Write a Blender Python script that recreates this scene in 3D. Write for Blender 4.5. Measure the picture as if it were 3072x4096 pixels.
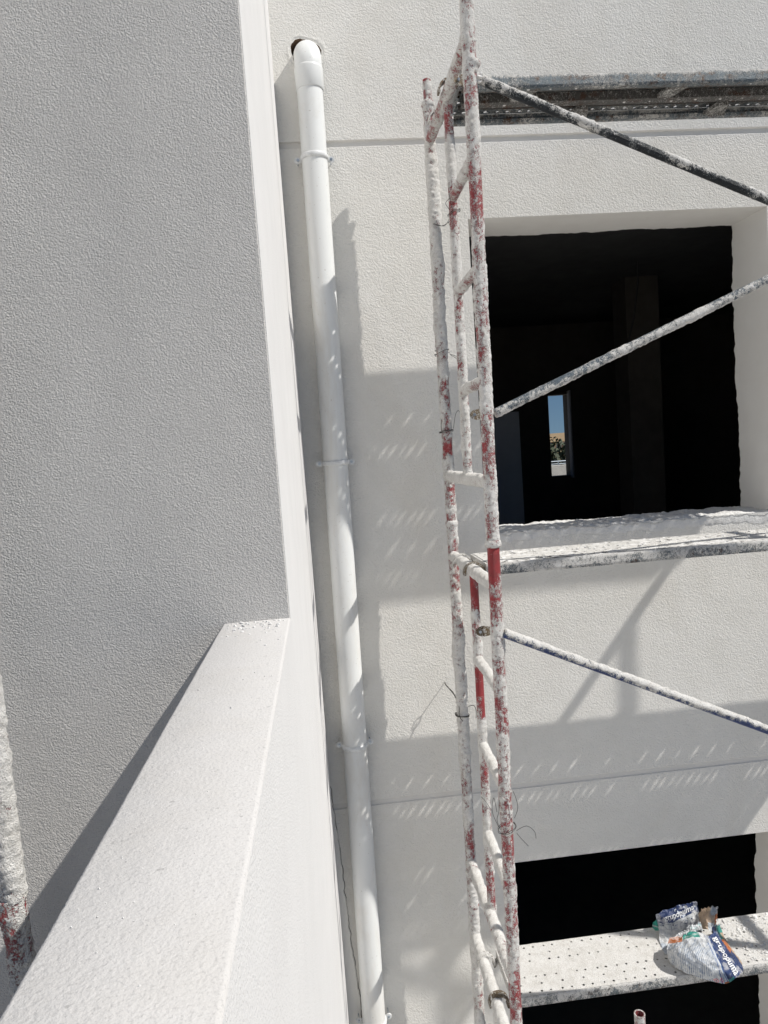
import bpy, bmesh, math, random
import numpy as np
from mathutils import Matrix, Vector

for o in list(bpy.data.objects):
    bpy.data.objects.remove(o, do_unlink=True)
sc = bpy.context.scene
col = sc.collection
random.seed(7)

# ------------------------------------------------------------------ camera
cam = bpy.data.cameras.new('camera')
camo = bpy.data.objects.new('camera', cam)
col.objects.link(camo)
cam.sensor_fit = 'AUTO'
cam.sensor_width = 36.0
cam.lens = 2840.0 / 4096.0 * 36.0
cam.clip_start = 0.02
cam.clip_end = 2000
camo.matrix_world = Matrix(((0.99321, 0.07784, -0.08655, 0),
                            (-0.09252, 0.07703, -0.99273, 0),
                            (-0.07061, 0.99399, 0.08371, 0),
                            (0, 0, 0, 1))).normalized()
sc.camera = camo
sc.render.resolution_x = 768
sc.render.resolution_y = 1024

# ------------------------------------------------------------------ light
SUN = Vector((2.73, -1.0, 3.42)).normalized()          # towards the sun
world = bpy.data.worlds.new('World')
sc.world = world
world.use_nodes = True
wn = world.node_tree
bg = wn.nodes['Background']
sky = wn.nodes.new('ShaderNodeTexSky')
sky.sky_type = 'NISHITA'
sky.sun_disc = False
sky.sun_elevation = math.asin(SUN.z)
sky.sun_rotation = math.atan2(SUN.x, SUN.y)
sky.air_density = 1.0
sky.dust_density = 0.0
sky.ozone_density = 3.0
# look a little higher up than the true direction: a dry day, deep blue right down to the roofs
tc = wn.nodes.new('ShaderNodeTexCoord'); vm = wn.nodes.new('ShaderNodeVectorMath'); vm.operation = 'MULTIPLY_ADD'
vm.inputs[1].default_value = (.92, .92, .88); vm.inputs[2].default_value = (0, 0, .12)
wn.links.new(tc.outputs['Generated'], vm.inputs[0]); wn.links.new(vm.outputs[0], sky.inputs[0])
hs_ = wn.nodes.new('ShaderNodeHueSaturation'); hs_.inputs['Saturation'].default_value = 1.12; hs_.inputs['Value'].default_value = 1.15
wn.links.new(sky.outputs[0], hs_.inputs['Color']); wn.links.new(hs_.outputs[0], bg.inputs[0])
bg.inputs[1].default_value = 0.050
sl = bpy.data.lights.new('sun', 'SUN')
sl.energy = 5.0
sl.angle = math.radians(0.5)
sl.color = (1.0, 0.965, 0.905)
so = bpy.data.objects.new('sun', sl)
col.objects.link(so)
so.rotation_euler = (-SUN).to_track_quat('-Z', 'Y').to_euler()
sc.view_settings.view_transform = 'Standard'
sc.view_settings.look = 'None'
sc.view_settings.gamma = 1.0
sc.view_settings.exposure = -0.10
sc.view_settings.use_curve_mapping = False
sc.render.engine = 'CYCLES'
sc.cycles.max_bounces = 8
sc.cycles.diffuse_bounces = 6

# ------------------------------------------------------------------ noise
def _hash(ix, iy, iz, seed):
    h = (ix.astype(np.int64) * 374761393 + iy.astype(np.int64) * 668265263 + iz.astype(np.int64) * 2147483647 + seed * 974711) & 0xffffffff
    h = ((h ^ (h >> 13)) * 1274126177) & 0xffffffff
    h = (h ^ (h >> 16)) & 0xffff
    return h / 65535.0
def vnoise(P, f, seed=0):
    P = np.asarray(P, float) * f
    i = np.floor(P).astype(np.int64); t = P - i; t = t * t * (3 - 2 * t)
    r = 0
    for dx in (0, 1):
        wx = t[:, 0] if dx else 1 - t[:, 0]
        for dy in (0, 1):
            wy = t[:, 1] if dy else 1 - t[:, 1]
            for dz in (0, 1):
                wz = t[:, 2] if dz else 1 - t[:, 2]
                r = r + wx * wy * wz * _hash(i[:, 0] + dx, i[:, 1] + dy, i[:, 2] + dz, seed)
    return r
def fbm(P, f, octv=3, seed=0, gain=.5):
    s = 0; a = 1; n = 0
    for k in range(octv):
        s = s + a * vnoise(P, f * 2.03 ** k, seed + 17 * k); n += a; a *= gain
    return s / n

# ------------------------------------------------------------------ materials
MATS = {}
class NT:
    def __init__(s, name):
        s.m = bpy.data.materials.new(name); s.m.use_nodes = True
        s.t = s.m.node_tree; s.b = s.t.nodes['Principled BSDF']; MATS[name] = s.m
    def n(s, typ, **kw):
        nd = s.t.nodes.new(typ)
        for k, v in kw.items():
            if k in nd.inputs: nd.inputs[k].default_value = v
            else: setattr(nd, k, v)
        return nd
    def l(s, a, b): s.t.links.new(a, b)
    def coord(s, kind='Object'):
        return s.n('ShaderNodeTexCoord').outputs[kind]
    def noise(s, scale, detail=2, rough=.5, dist=0, vec=None, stretch=None):
        nd = s.n('ShaderNodeTexNoise', Scale=scale, Detail=detail, Roughness=rough, Distortion=dist)
        v = vec if vec is not None else s.coord()
        if stretch:
            mp = s.n('ShaderNodeMapping'); mp.inputs['Scale'].default_value = stretch
            s.l(v, mp.inputs[0]); v = mp.outputs[0]
        s.l(v, nd.inputs['Vector'])
        return nd.outputs['Fac']
    def ramp(s, fac, stops):
        r = s.n('ShaderNodeValToRGB'); e = r.color_ramp.elements
        while len(e) < len(stops): e.new(.5)
        for k, (p, c) in enumerate(stops):
            e[k].position = p; e[k].color = (*c, 1) if len(c) == 3 else c
        s.l(fac, r.inputs[0]); return r.outputs[0]
    def math(s, op, a, b=None, clamp=False):
        nd = s.n('ShaderNodeMath', operation=op, use_clamp=clamp)
        for k, v in enumerate((a, b)):
            if v is None: continue
            if isinstance(v, (int, float)): nd.inputs[k].default_value = v
            else: s.l(v, nd.inputs[k])
        return nd.outputs[0]
    def mix(s, fac, a, b, blend='MIX'):
        nd = s.n('ShaderNodeMix', data_type='RGBA', blend_type=blend)
        for k, v in ((0, fac), (6, a), (7, b)):
            if isinstance(v, (int, float)): nd.inputs[k].default_value = v
            elif isinstance(v, tuple): nd.inputs[k].default_value = (*v, 1)
            else: s.l(v, nd.inputs[k])
        return nd.outputs[2]
    def bump(s, h, strength, dist, prev=None):
        nd = s.n('ShaderNodeBump', Strength=strength, Distance=dist)
        s.l(h, nd.inputs['Height'])
        if prev is not None: s.l(prev, nd.inputs['Normal'])
        return nd.outputs[0]

def render_mat(name, c, c2, grain, gdist, gstr=1.0, wave=None, speck=None, rough=.9, dist=.6, mott=0, stain=None):
    """mineral render / stucco with a grain of real relief"""
    m = NT(name)
    v = m.coord()
    big = m.noise(1.3, 4, .6, vec=v)
    mid = m.noise(9, 4, .6, vec=v)
    f = m.math('ADD', m.math('MULTIPLY', big, .6), m.math('MULTIPLY', mid, .4))
    colr = m.ramp(f, [(.35, c2), (.62, c)])
    if speck:
        sp = m.noise(speck, 1, .5, vec=v)
        colr = m.mix(m.ramp(sp, [(.73, (0, 0, 0)), (.78, (.5, .5, .5))]), colr, tuple(x * .45 for x in c))
    if stain:
        st = m.noise(stain[0], 5, .65, .6, vec=v, stretch=(1, 1, .45))
        colr = m.mix(m.ramp(st, [(.48, (0, 0, 0)), (.70, (stain[2],) * 3)]), colr, stain[1])
    if mott:
        mt = m.noise(grain * 1.3, 2, .6, .2, vec=v)
        colr = m.mix(m.ramp(mt, [(.28, (mott,) * 3), (.46, (0, 0, 0))]), colr, tuple(x * .62 for x in c))
    m.l(colr, m.b.inputs['Base Color'])
    m.b.inputs['Roughness'].default_value = rough
    m.b.inputs['Specular IOR Level'].default_value = .2
    g = m.noise(grain, 2.5, .55, dist, vec=v)
    n = m.bump(g, gstr, gdist)
    if wave:
        n = m.bump(m.noise(wave[0], 3, .5, vec=v), 1, wave[1], n)
    m.l(n, m.b.inputs['Normal'])
    return m.m

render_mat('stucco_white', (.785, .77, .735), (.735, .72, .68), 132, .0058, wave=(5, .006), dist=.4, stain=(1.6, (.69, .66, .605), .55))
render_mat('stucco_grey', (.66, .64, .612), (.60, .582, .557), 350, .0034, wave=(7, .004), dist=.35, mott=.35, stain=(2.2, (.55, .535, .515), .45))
render_mat('plaster_smooth', (.73, .72, .71), (.68, .67, .66), 300, .0016, wave=(8, .0015), speck=210)
render_mat('coping_plaster', (.635, .62, .605), (.595, .58, .565), 330, .0009, wave=(30, .0014), speck=150, dist=.05, mott=.5, stain=(9, (.56, .535, .50), .35))
render_mat('reveal_plaster', (.86, .845, .81), (.81, .79, .75), 180, .0005, wave=(5, .004))
render_mat('groove_plaster', (.70, .685, .655), (.66, .645, .615), 180, .0008, wave=(9, .003))
render_mat('mortar_lump', (.78, .77, .75), (.70, .69, .67), 260, .003, wave=(40, .006))
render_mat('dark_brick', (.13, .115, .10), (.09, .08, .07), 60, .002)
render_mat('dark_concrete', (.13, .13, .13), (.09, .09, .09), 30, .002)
render_mat('dim_plaster', (.50, .51, .54), (.42, .43, .46), 90, .0008)
render_mat('hole_brick', (.22, .15, .10), (.14, .095, .07), 90, .004)
render_mat('courtyard_concrete', (.50, .475, .44), (.43, .41, .37), 20, .004)
render_mat('tan_render', (.64, .47, .29), (.60, .43, .26), 20, .01)
render_mat('crack_shade_paint', (.10, .09, .085), (.06, .055, .05), 120, .004)

def crust_mat(name, base, thin, rust=None, metal=0.0):
    m = NT(name)
    v = m.coord()
    at = m.n('ShaderNodeAttribute', attribute_name='crust').outputs['Fac']
    f1 = m.noise(75, 5, .72, .6, vec=v, stretch=(1, 1, .7))
    f2 = m.noise(270, 3, .65, vec=v)
    k = m.math('ADD', at, m.math('MULTIPLY', m.math('SUBTRACT', f1, .5), 2.0))
    k = m.math('ADD', k, m.math('MULTIPLY', m.math('SUBTRACT', f2, .5), 1.9))
    white = m.ramp(m.noise(30, 4, .65, vec=v), [(.3, (.70, .68, .64)), (.55, (.83, .815, .785)), (.8, (.86, .85, .825))])
    white = m.mix(m.ramp(m.noise(310, 2, .6, vec=v), [(.32, (.9, .9, .9)), (.46, (0, 0, 0))]), white, (.52, .49, .45))  # shade in the crust's small pits, painted in as darker flecks
    b = m.mix(m.ramp(m.noise(35, 3, .6, vec=v), [(.4, (0, 0, 0)), (.65, (1, 1, 1))]), base, tuple(x * .7 for x in base))
    if rust:
        b = m.mix(m.ramp(m.noise(22, 3, .6, vec=v), [(.52, (0, 0, 0)), (.62, (1, 1, 1))]), b, rust)
    c1 = m.mix(m.ramp(k, [(.18, (.06, .06, .06)), (.43, (.85, .85, .85))]), b, thin)
    c2 = m.mix(m.ramp(k, [(.47, (0, 0, 0)), (.53, (1, 1, 1))]), c1, white)
    m.l(c2, m.b.inputs['Base Color'])
    r = m.ramp(k, [(.36, (.38, .38, .38)), (.5, (.92, .92, .92))])
    m.l(r, m.b.inputs['Roughness'])
    if metal:
        m.l(m.ramp(k, [(.34, (metal,) * 3), (.42, (0, 0, 0))]), m.b.inputs['Metallic'])
    m.b.inputs['Specular IOR Level'].default_value = .35
    h = m.math('ADD', m.math('MULTIPLY', m.ramp(k, [(.4, (0, 0, 0)), (.6, (1, 1, 1))]), .6), m.math('MULTIPLY', m.noise(300, 3, .7, .2, vec=v), 1.1))
    m.l(m.bump(h, 1.0, .0062), m.b.inputs['Normal'])
    return m.m
crust_mat('red_tube', (.36, .024, .030), (.50, .33, .33))
crust_mat('blue_tube', (.010, .035, .17), (.25, .30, .40))
crust_mat('dark_tube', (.012, .015, .019), (.16, .18, .19))
crust_mat('steel_tube', (.09, .12, .15), (.33, .36, .38), metal=.3)
crust_mat('galvanised', (.13, .165, .19), (.34, .36, .37), rust=(.10, .055, .03), metal=.3)
crust_mat('plank_under', (.10, .095, .088), (.20, .19, .175), rust=(.09, .04, .02))
crust_mat('hook_steel', (.16, .11, .06), (.28, .24, .18), rust=(.12, .055, .02), metal=.3)

def simple(name, c, rough=.5, metal=0.0, spec=.5, nz=None):
    m = NT(name)
    m.b.inputs['Base Color'].default_value = (*c, 1)
    m.b.inputs['Roughness'].default_value = rough
    m.b.inputs['Metallic'].default_value = metal
    m.b.inputs['Specular IOR Level'].default_value = spec
    if nz:
        colr = m.ramp(m.noise(nz, 4, .6), [(.35, tuple(x * .82 for x in c)), (.6, c)])
        m.l(colr, m.b.inputs['Base Color'])
    return m
pv = NT('pvc')
v_ = pv.coord()
pv.l(pv.mix(pv.ramp(pv.noise(7, 5, .7, 1.0, vec=v_, stretch=(1, 1, .35)), [(.55, (0, 0, 0)), (.75, (.5, .5, .5))]), (.74, .75, .74), (.62, .60, .55)), pv.b.inputs['Base Color'])
_c = pv.b.inputs['Base Color'].links[0].from_socket
_sp = pv.noise(95, 2, .5, vec=v_)
_c = pv.mix(pv.ramp(_sp, [(.70, (0, 0, 0)), (.74, (.55, .55, .55))]), _c, (.42, .38, .33))
_c = pv.mix(pv.ramp(pv.noise(3, 5, .7, 1.5, vec=v_, stretch=(1, 1, .25)), [(.50, (0, 0, 0)), (.68, (.5, .5, .5))]), _c, (.60, .56, .49))
pv.l(_c, pv.b.inputs['Base Color'])
pv.l(pv.ramp(pv.noise(16, 3, .6, vec=v_), [(.3, (.28, .28, .28)), (.7, (.42, .42, .42))]), pv.b.inputs['Roughness'])
pv.b.inputs['Specular IOR Level'].default_value = .45
simple('clamp_plastic', (.74, .75, .75), .35, nz=40)
simple('screw_steel', (.45, .50, .55), .35, .9)
simple('wire_steel', (.055, .05, .045), .55, .5, nz=200)
simple('leaf', (.045, .06, .025), .7, nz=2)
simple('leaf_dark', (.02, .03, .013), .7, nz=2)
simple('bark', (.10, .075, .05), .9, nz=20)
simple('window_dark', (.03, .035, .04), .25)
simple('frame_white', (.7, .7, .68), .5, nz=8)
simple('cable', (.04, .04, .04), .7, nz=60)
simple('print_white', (.80, .81, .82), .6, nz=150)
bgm = NT('bag_paper')
bgm.l(bgm.n('ShaderNodeVertexColor', layer_name='ink').outputs['Color'], bgm.b.inputs['Base Color'])
bgm.b.inputs['Roughness'].default_value = .42
_vo = bgm.n('ShaderNodeTexVoronoi', Scale=34.0); _vo.feature = 'F1'; bgm.l(bgm.coord(), _vo.inputs['Vector'])
_b1 = bgm.bump(_vo.outputs['Distance'], 1.0, .012)
bgm.l(bgm.bump(bgm.noise(110, 4, .65, 1.2), .8, .004, _b1), bgm.b.inputs['Normal'])

# ------------------------------------------------------------------ object helpers
def tag(o, label=None, cat=None, group=None, kind=None):
    if label: o['label'] = label
    if cat: o['category'] = cat
    if group: o['group'] = group
    if kind: o['kind'] = kind
    return o
def mesh_obj(name, verts, faces, mat, parent=None, smooth=False, attrs=None):
    me = bpy.data.meshes.new(name)
    me.from_pydata([tuple(map(float, v)) for v in verts], [], [tuple(map(int, f)) for f in faces])
    if mat: me.materials.append(MATS[mat])
    if smooth: me.polygons.foreach_set('use_smooth', [True] * len(me.polygons))
    for k, a in (attrs or {}).items():
        at = me.attributes.new(k, 'FLOAT', 'POINT'); at.data.foreach_set('value', np.asarray(a, np.float32))
    me.update()
    o = bpy.data.objects.new(name, me); col.objects.link(o)
    if parent: put(o, parent)
    return o
def put(o, parent):
    o.parent = parent
    o.matrix_parent_inverse = Matrix.Translation(parent.location).inverted()
def empty(name, loc, *a, **k):
    o = bpy.data.objects.new(name, None); col.objects.link(o); o.location = loc
    o.empty_display_size = .1
    return tag(o, *a, **k)
class MB:
    def __init__(s): s.v = []; s.f = []
    def add(s, v, f):
        n = len(s.v); s.v += [tuple(p) for p in v]; s.f += [tuple(i + n for i in q) for q in f]; return s
    def box(s, x0, x1, y0, y1, z0, z1):
        v = [(x, y, z) for z in (z0, z1) for y in (y0, y1) for x in (x0, x1)]
        return s.add(v, [(0, 2, 3, 1), (4, 5, 7, 6), (0, 1, 5, 4), (2, 6, 7, 3), (0, 4, 6, 2), (1, 3, 7, 5)])
    def tube(s, pts, r, n=8, caps=True):
        v, f = tube_geo(pts, r, n, caps); return s.add(v, f)
    def obj(s, name, mat, parent=None, smooth=False, attrs=None): return mesh_obj(name, s.v, s.f, mat, parent, smooth, attrs)
def frames(pts):
    P = np.array(pts, float); n = len(P)
    T = np.gradient(P, axis=0) if n > 2 else np.repeat((P[1:] - P[:1]), n, 0)
    T /= np.linalg.norm(T, axis=1)[:, None]
    a = np.array([0, 0, 1.]) if abs(T[0][2]) < .9 else np.array([1., 0, 0])
    U = []; u = np.cross(T[0], a); u /= np.linalg.norm(u)
    for t in T:
        u = u - t * u.dot(t); u /= np.linalg.norm(u); U.append(u)
    U = np.array(U); V = np.cross(T, U)
    return P, T, U, V
def tube_geo(pts, r, n=8, caps=True):
    P, T, U, V = frames(pts); m = len(P)
    rr = np.broadcast_to(np.asarray(r, float), (m,))
    a = np.linspace(0, 2 * np.pi, n, endpoint=False)
    D = U[:, None] * np.cos(a)[None, :, None] + V[:, None] * np.sin(a)[None, :, None]
    W = (P[:, None] + D * rr[:, None, None]).reshape(-1, 3)
    f = [(i * n + j, i * n + (j + 1) % n, (i + 1) * n + (j + 1) % n, (i + 1) * n + j) for i in range(m - 1) for j in range(n)]
    if caps: f += [tuple(range(n))[::-1], tuple(range((m - 1) * n, m * n))]
    return W.tolist(), f

def crust_tube(name, p0, p1, r, mat, parent=None, amp=.006, cover=.75, red=(), seed=1, step=.0045, n=26, caps=True, bias=None, lumps=(), ragged=False):
    """steel tube with dried render splashed over it.  red: (t0, t1, how bare)"""
    p0 = np.array(p0, float); p1 = np.array(p1, float); L = np.linalg.norm(p1 - p0)
    m = max(2, int(L / step) + 1); t = np.linspace(0, 1, m)
    P, T, U, V = frames([p0, p1])
    a = np.linspace(0, 2 * np.pi, n, endpoint=False)
    D = U[0] * np.cos(a)[:, None] + V[0] * np.sin(a)[:, None]
    C = p0 + (p1 - p0) * t[:, None]
    Q = (C[:, None] + D[None] * r).reshape(-1, 3)
    S = Q * np.array([1, 1, 1])
    big = fbm(S, 10, 2, seed); med = fbm(S, 58, 3, seed + 3, .6); fin = fbm(S, 150, 2, seed + 9)
    Ax = T[0]; along = S @ Ax; side = S - along[:, None] * Ax
    strk = fbm(side + along[:, None] * Ax * .16, 42, 3, seed + 40)           # runs and smears along the tube
    k = cover + .05 + (big - .5) * .6 + (med - .5) * .9 + (strk - .5) * .9
    tt = np.repeat(t, n)
    for a0, a1, s in red:
        k -= s * .95 * np.clip(np.minimum(tt - a0, a1 - tt) / .03 + .5, 0, 1) * (.35 + 1.3 * fbm(S, 26, 2, seed + 21))
    if bias is not None:
        b, s = bias; k += np.tile(D @ (np.array(b, float) / np.linalg.norm(b)), m) * s
    kk = np.clip((k - .3) * 1.4, 0, 1)
    d = kk * amp * (.45 + .75 * (med - .3)) + kk * amp * 1.1 * (fin - .5) + amp * .8 * np.clip(big - .6, 0, 1) * kk * 2
    for (tc, w, h, dr) in lumps:
        dd = np.array(dr, float); dd /= np.linalg.norm(dd)
        face = np.clip(np.tile(D @ dd, m), 0, 1) ** 2
        d += h * np.exp(-((tt - tc) * L / w) ** 2) * face
    Dm = np.tile(D, (m, 1))
    Q = Q + Dm * d[:, None]
    f = [(i * n + j, i * n + (j + 1) % n, (i + 1) * n + (j + 1) % n, (i + 1) * n + j) for i in range(m - 1) for j in range(n)]
    if caps: f += [tuple(range(n))[::-1], tuple(range((m - 1) * n, m * n))]
    return mesh_obj(name, Q, f, mat, parent, True, {'crust': k})

def collar(name, c, r, h, mat, parent, seed):
    z = np.linspace(-h / 2, h / 2, 9); n = 28
    a = np.linspace(0, 2 * np.pi, n, endpoint=False)
    vs = []
    for q in z:
        s = math.sqrt(max(0, 1 - (2 * q / h) ** 2))
        for t in a: vs.append((c[0] + math.cos(t) * (r * .9 + .006 * s), c[1] + math.sin(t) * (r * .9 + .006 * s), c[2] + q))
    vs = np.array(vs); nn = fbm(vs, 60, 2, seed)
    f = [(i * n + j, i * n + (j + 1) % n, (i + 1) * n + (j + 1) % n, (i + 1) * n + j) for i in range(8) for j in range(n)]
    return mesh_obj(name, vs, f, mat, parent, True, {'crust': .25 + nn})

# ------------------------------------------------------------------ setting: ground, facade wall
W = 3.64                    # facade plane
GZ = -8.6
g = MB().add([(-300, -300, GZ), (300, -300, GZ), (300, 300, GZ), (-300, 300, GZ)], [(0, 1, 2, 3)]).obj('ground', 'courtyard_concrete')
tag(g, kind='structure')

wall = empty('facade_wall', (2.0, W, GZ), 'white textured stucco house wall with square window openings and horizontal grooves', 'wall')
WX0, WX1, WTOP = -.30, 6.0, 4.6
win1 = (.848, 2.446, -.468, 1.143)
win2 = (.848, 2.480, -3.95, -2.282)
win3 = (.848, 2.446, 3.2, 4.6 - .05)
DEPTH = .33
HOLE = (.10, 1.955)         # pipe outlet, x z
hs = .16
grooves = [(1.512, 1.546), (-1.868, -1.836)]
xs = sorted({WX0, .848, 2.446, 2.480, WX1, HOLE[0] - hs, HOLE[0] + hs})
zs = sorted({GZ, WTOP, HOLE[1] - hs, HOLE[1] + hs, win1[2], win1[3], win2[2], win2[3], *[z for q in grooves for z in q]})
b = MB()
rg = random.Random(3)
def inside(x, z, w): return w[0] < x < w[1] and w[2] < z < w[3]
for i in range(len(xs) - 1):
    for j in range(len(zs) - 1):
        x0, x1, z0, z1 = xs[i], xs[i + 1], zs[j], zs[j + 1]
        cx, cz = (x0 + x1) / 2, (z0 + z1) / 2
        if inside(cx, cz, win1) or inside(cx, cz, win2): continue
        if any(a - 1e-6 <= z0 and z1 <= c + 1e-6 for a, c in grooves): continue
        if abs(cx - HOLE[0]) < .01 and abs(cz - HOLE[1]) < .01:
            n = 40; o = []; q = []
            for k in range(n):
                t = 2 * math.pi * k / n; ct, st = math.cos(t), math.sin(t)
                s = hs / max(abs(ct), abs(st))
                rr = .066 + .006 * rg.random() + .009 * math.sin(3 * t + 1) + .006 * max(0, -ct)
                o.append((HOLE[0] + s * ct, W, HOLE[1] + s * st)); q.append((HOLE[0] + rr * ct - .005, W, HOLE[1] + rr * st))
            d = [(p[0], W + .09, p[2]) for p in q]
            b.add(o + q, [(k, n + k, n + (k + 1) % n, (k + 1) % n) for k in range(n)])
            hb = MB().add(q + d, [(k, n + k, n + (k + 1) % n, (k + 1) % n) for k in range(n)] + [tuple(range(n, 2 * n))])
            hb.obj('pipe_outlet_hole', 'hole_brick', wall)
            continue
        b.add([(x0, W, z0), (x1, W, z0), (x1, W, z1), (x0, W, z1)], [(0, 1, 2, 3)])
b.obj('stucco_face', 'stucco_white', wall)
# grooves: a recessed bead with slightly ragged lips
for gi, (z0, z1) in enumerate(grooves):
    n = 420; X = np.linspace(WX0, WX1, n); gd = .012 if gi == 0 else .006
    Pn = np.stack([X, X * 0, X * 0], 1)
    j0 = (fbm(Pn, 60, 3, 5 + gi) - .5) * .006; j1 = (fbm(Pn, 60, 3, 25 + gi) - .5) * .008
    rows = [(W, z0 + 0 * X), (W + .002, z0 + .002 + j0 * .5), (W + gd, z0 + .005 + j0), (W + gd, z1 - .004 + j1), (W + .002, z1 - .001 + j1 * .4), (W, z1 + 0 * X)]
    vs = [(X[k], rr[0], rr[1][k]) for rr in rows for k in range(n)]
    fs = [(r * n + k, r * n + k + 1, (r + 1) * n + k + 1, (r + 1) * n + k) for r in range(5) for k in range(n - 1)]
    mesh_obj('groove', vs, fs, 'groove_plaster', wall)
# window reveals (head, jambs) with a ragged inner edge
def reveal(w, sill):
    x0, x1, z0, z1 = w
    n = 150
    def strip(name, pa, pb, nrm, seed):
        pa = np.array(pa, float); pb = np.array(pb, float); t = np.linspace(0, 1, n)
        base = pa + (pb - pa) * t[:, None]
        L = np.linalg.norm(pb - pa)
        nz_ = fbm(np.stack([t * L, t * 0, t * 0], 1), 22, 3, seed); nz2 = fbm(np.stack([t * L, t * 0, t * 0], 1), 4, 2, seed + 5)
        dep = DEPTH + (nz_ - .5) * .030 + (nz2 - .5) * .035
        off = (nz_ - .5) * .008
        vs = []
        for k in range(n): vs.append(base[k])
        for k in range(n): vs.append(base[k] + np.array([0, dep[k] - .012, 0]))
        for k in range(n): vs.append(base[k] + np.array([0, dep[k], 0]) - np.array(nrm) * (.012 + off[k]))
        for k in range(n): vs.append(base[k] + np.array([0, dep[k], 0]) - np.array(nrm) * .05)
        fs = [(r * n + k, r * n + k + 1, (r + 1) * n + k + 1, (r + 1) * n + k) for r in range(3) for k in range(n - 1)]
        mesh_obj(name, vs, fs, 'reveal_plaster', wall)
    strip('window_head', (x0, W, z1), (x1, W, z1), (0, 0, -1), 11 + int(10 * z1))
    strip('window_jamb', (x1, W, z0), (x1, W, z1), (-1, 0, 0), 12 + int(10 * z1))
    strip('window_jamb', (x0, W, z0), (x0, W, z1), (1, 0, 0), 13 + int(10 * z1))
reveal(win1, True); reveal(win2, True)
# sills: rough beds of mortar
def sill(w, seed):
    x0, x1, z0, z1 = w; nx, ny = 300, 60
    X, Y = np.meshgrid(np.linspace(x0, x1, nx), np.linspace(0, 1, ny))
    P = np.stack([X.ravel(), Y.ravel() * DEPTH, X.ravel() * 0], 1)
    h = (fbm(P, 14, 4, seed) - .5) * .026 + (fbm(P, 70, 2, seed + 2) - .5) * .010
    prof = np.where(Y.ravel() < .9, 0, -(Y.ravel() - .9) * .3)
    front = np.exp(-(Y.ravel() / .08) ** 2)
    z = z0 + .004 + h + prof - front * .018 * fbm(P, 25, 2, seed + 4)
    y = W + Y.ravel() * (DEPTH + .03) - front * .008 * fbm(P, 20, 2, seed + 6)
    y = y + np.where(Y.ravel() > .95, (fbm(P, 12, 3, seed + 8) - .5) * .09, 0)
    vs = np.stack([X.ravel(), y, z], 1).tolist()
    fs = [(j * nx + i, j * nx + i + 1, (j + 1) * nx + i + 1, (j + 1) * nx + i) for j in range(ny - 1) for i in range(nx - 1)]
    # ragged lip hanging over the wall face
    n0 = len(vs)
    for i in range(nx):
        q = vs[i]; pz = np.array([[q[0], 0, 0]])
        dl = .012 + .035 * float(fbm(pz, 9, 3, seed + 20)[0])
        vs.append((q[0], q[1] - .004, q[2] - .010)); vs.append((q[0], W - .0015, q[2] - .012 - dl))
    fs += [(i, i + 1, n0 + 2 * i + 2, n0 + 2 * i) for i in range(nx - 1)] + [(n0 + 2 * i, n0 + 2 * i + 2, n0 + 2 * i + 3, n0 + 2 * i + 1) for i in range(nx - 1)]
    n1 = len(vs)
    vs += [(x0, W + DEPTH + .03, z0 - .1), (x1, W + DEPTH + .03, z0 - .1)]
    mesh_obj('window_sill', vs, fs, 'mortar_lump', wall, True)
sill(win1, 31); sill(win2, 47)
# lumpy smear of render left around the pipe outlet
rs = random.Random(9)
def ring_smear():
    n = 60; vs = []; fs = []
    for k in range(n):
        t = 2 * math.pi * k / n
        ra = .076 + .008 * max(0, -math.cos(t)) + .006 * math.sin(3 * t + 1) + .004 * rs.random(); rb = ra + .010 + .012 * rs.random() + .012 * max(0, math.cos(t))
        rm = (ra + rb) / 2
        for r_, y_ in ((ra, 0), (ra + .003, .001 + .0015 * rs.random()), (rm, .0015 + .0015 * rs.random()), (rb, -.001)):
            vs.append((HOLE[0] + r_ * math.cos(t) - .003, W - y_, HOLE[1] + r_ * math.sin(t)))
    for k in range(n):
        for j in range(3):
            a = k * 4 + j; c = ((k + 1) % n) * 4 + j
            fs.append((a, c, c + 1, a + 1))
    mesh_obj('mortar_ring', vs, fs, 'stucco_white', wall, True)
ring_smear()
# a split fillet of render in the lower inner corner, the shade in its gap painted as a flat dark strip
cr = [(-.079, -1.60), (-.060, -1.89), (-.043, -2.18), (-.032, -2.49), (-.003, -2.92), (.01, -3.3)]
zz = np.linspace(-1.60, -3.3, 160); xx = np.interp(-zz, [-c[1] for c in cr], [c[0] for c in cr])
jit = (fbm(np.stack([zz, zz * 0, zz * 0], 1), 25, 3, 71) - .5) * .014
vs = []
for k, z in enumerate(zz):
    x = xx[k] + jit[k] * min(1, k / 20)
    vs += [(-.09, W - .012, z), (x - .004, W - .011, z), (x, W - .003, z), (x, W + .02, z)]
mesh_obj('split_fillet', vs, [(k * 4 + j, (k + 1) * 4 + j, (k + 1) * 4 + j + 1, k * 4 + j + 1) for k in range(159) for j in range(3)], 'reveal_plaster', wall)
cw = .0015 + .0035 * fbm(np.stack([zz, zz * 0, zz * 0], 1), 18, 3, 75)
vs = []
for k, z in enumerate(zz):
    x = xx[k] + jit[k] * min(1, k / 20)
    w_ = max(0, cw[k] * min(1, k / 12) * (1 if (k // 9) % 4 else .35))
    vs += [(x - .001, W - .0012, z), (x + w_, W - .0012, z)]
mesh_obj('crack_shade_strip', vs, [(2 * k, 2 * k + 1, 2 * k + 3, 2 * k + 2) for k in range(159)], 'crack_shade_paint', wall)
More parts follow.
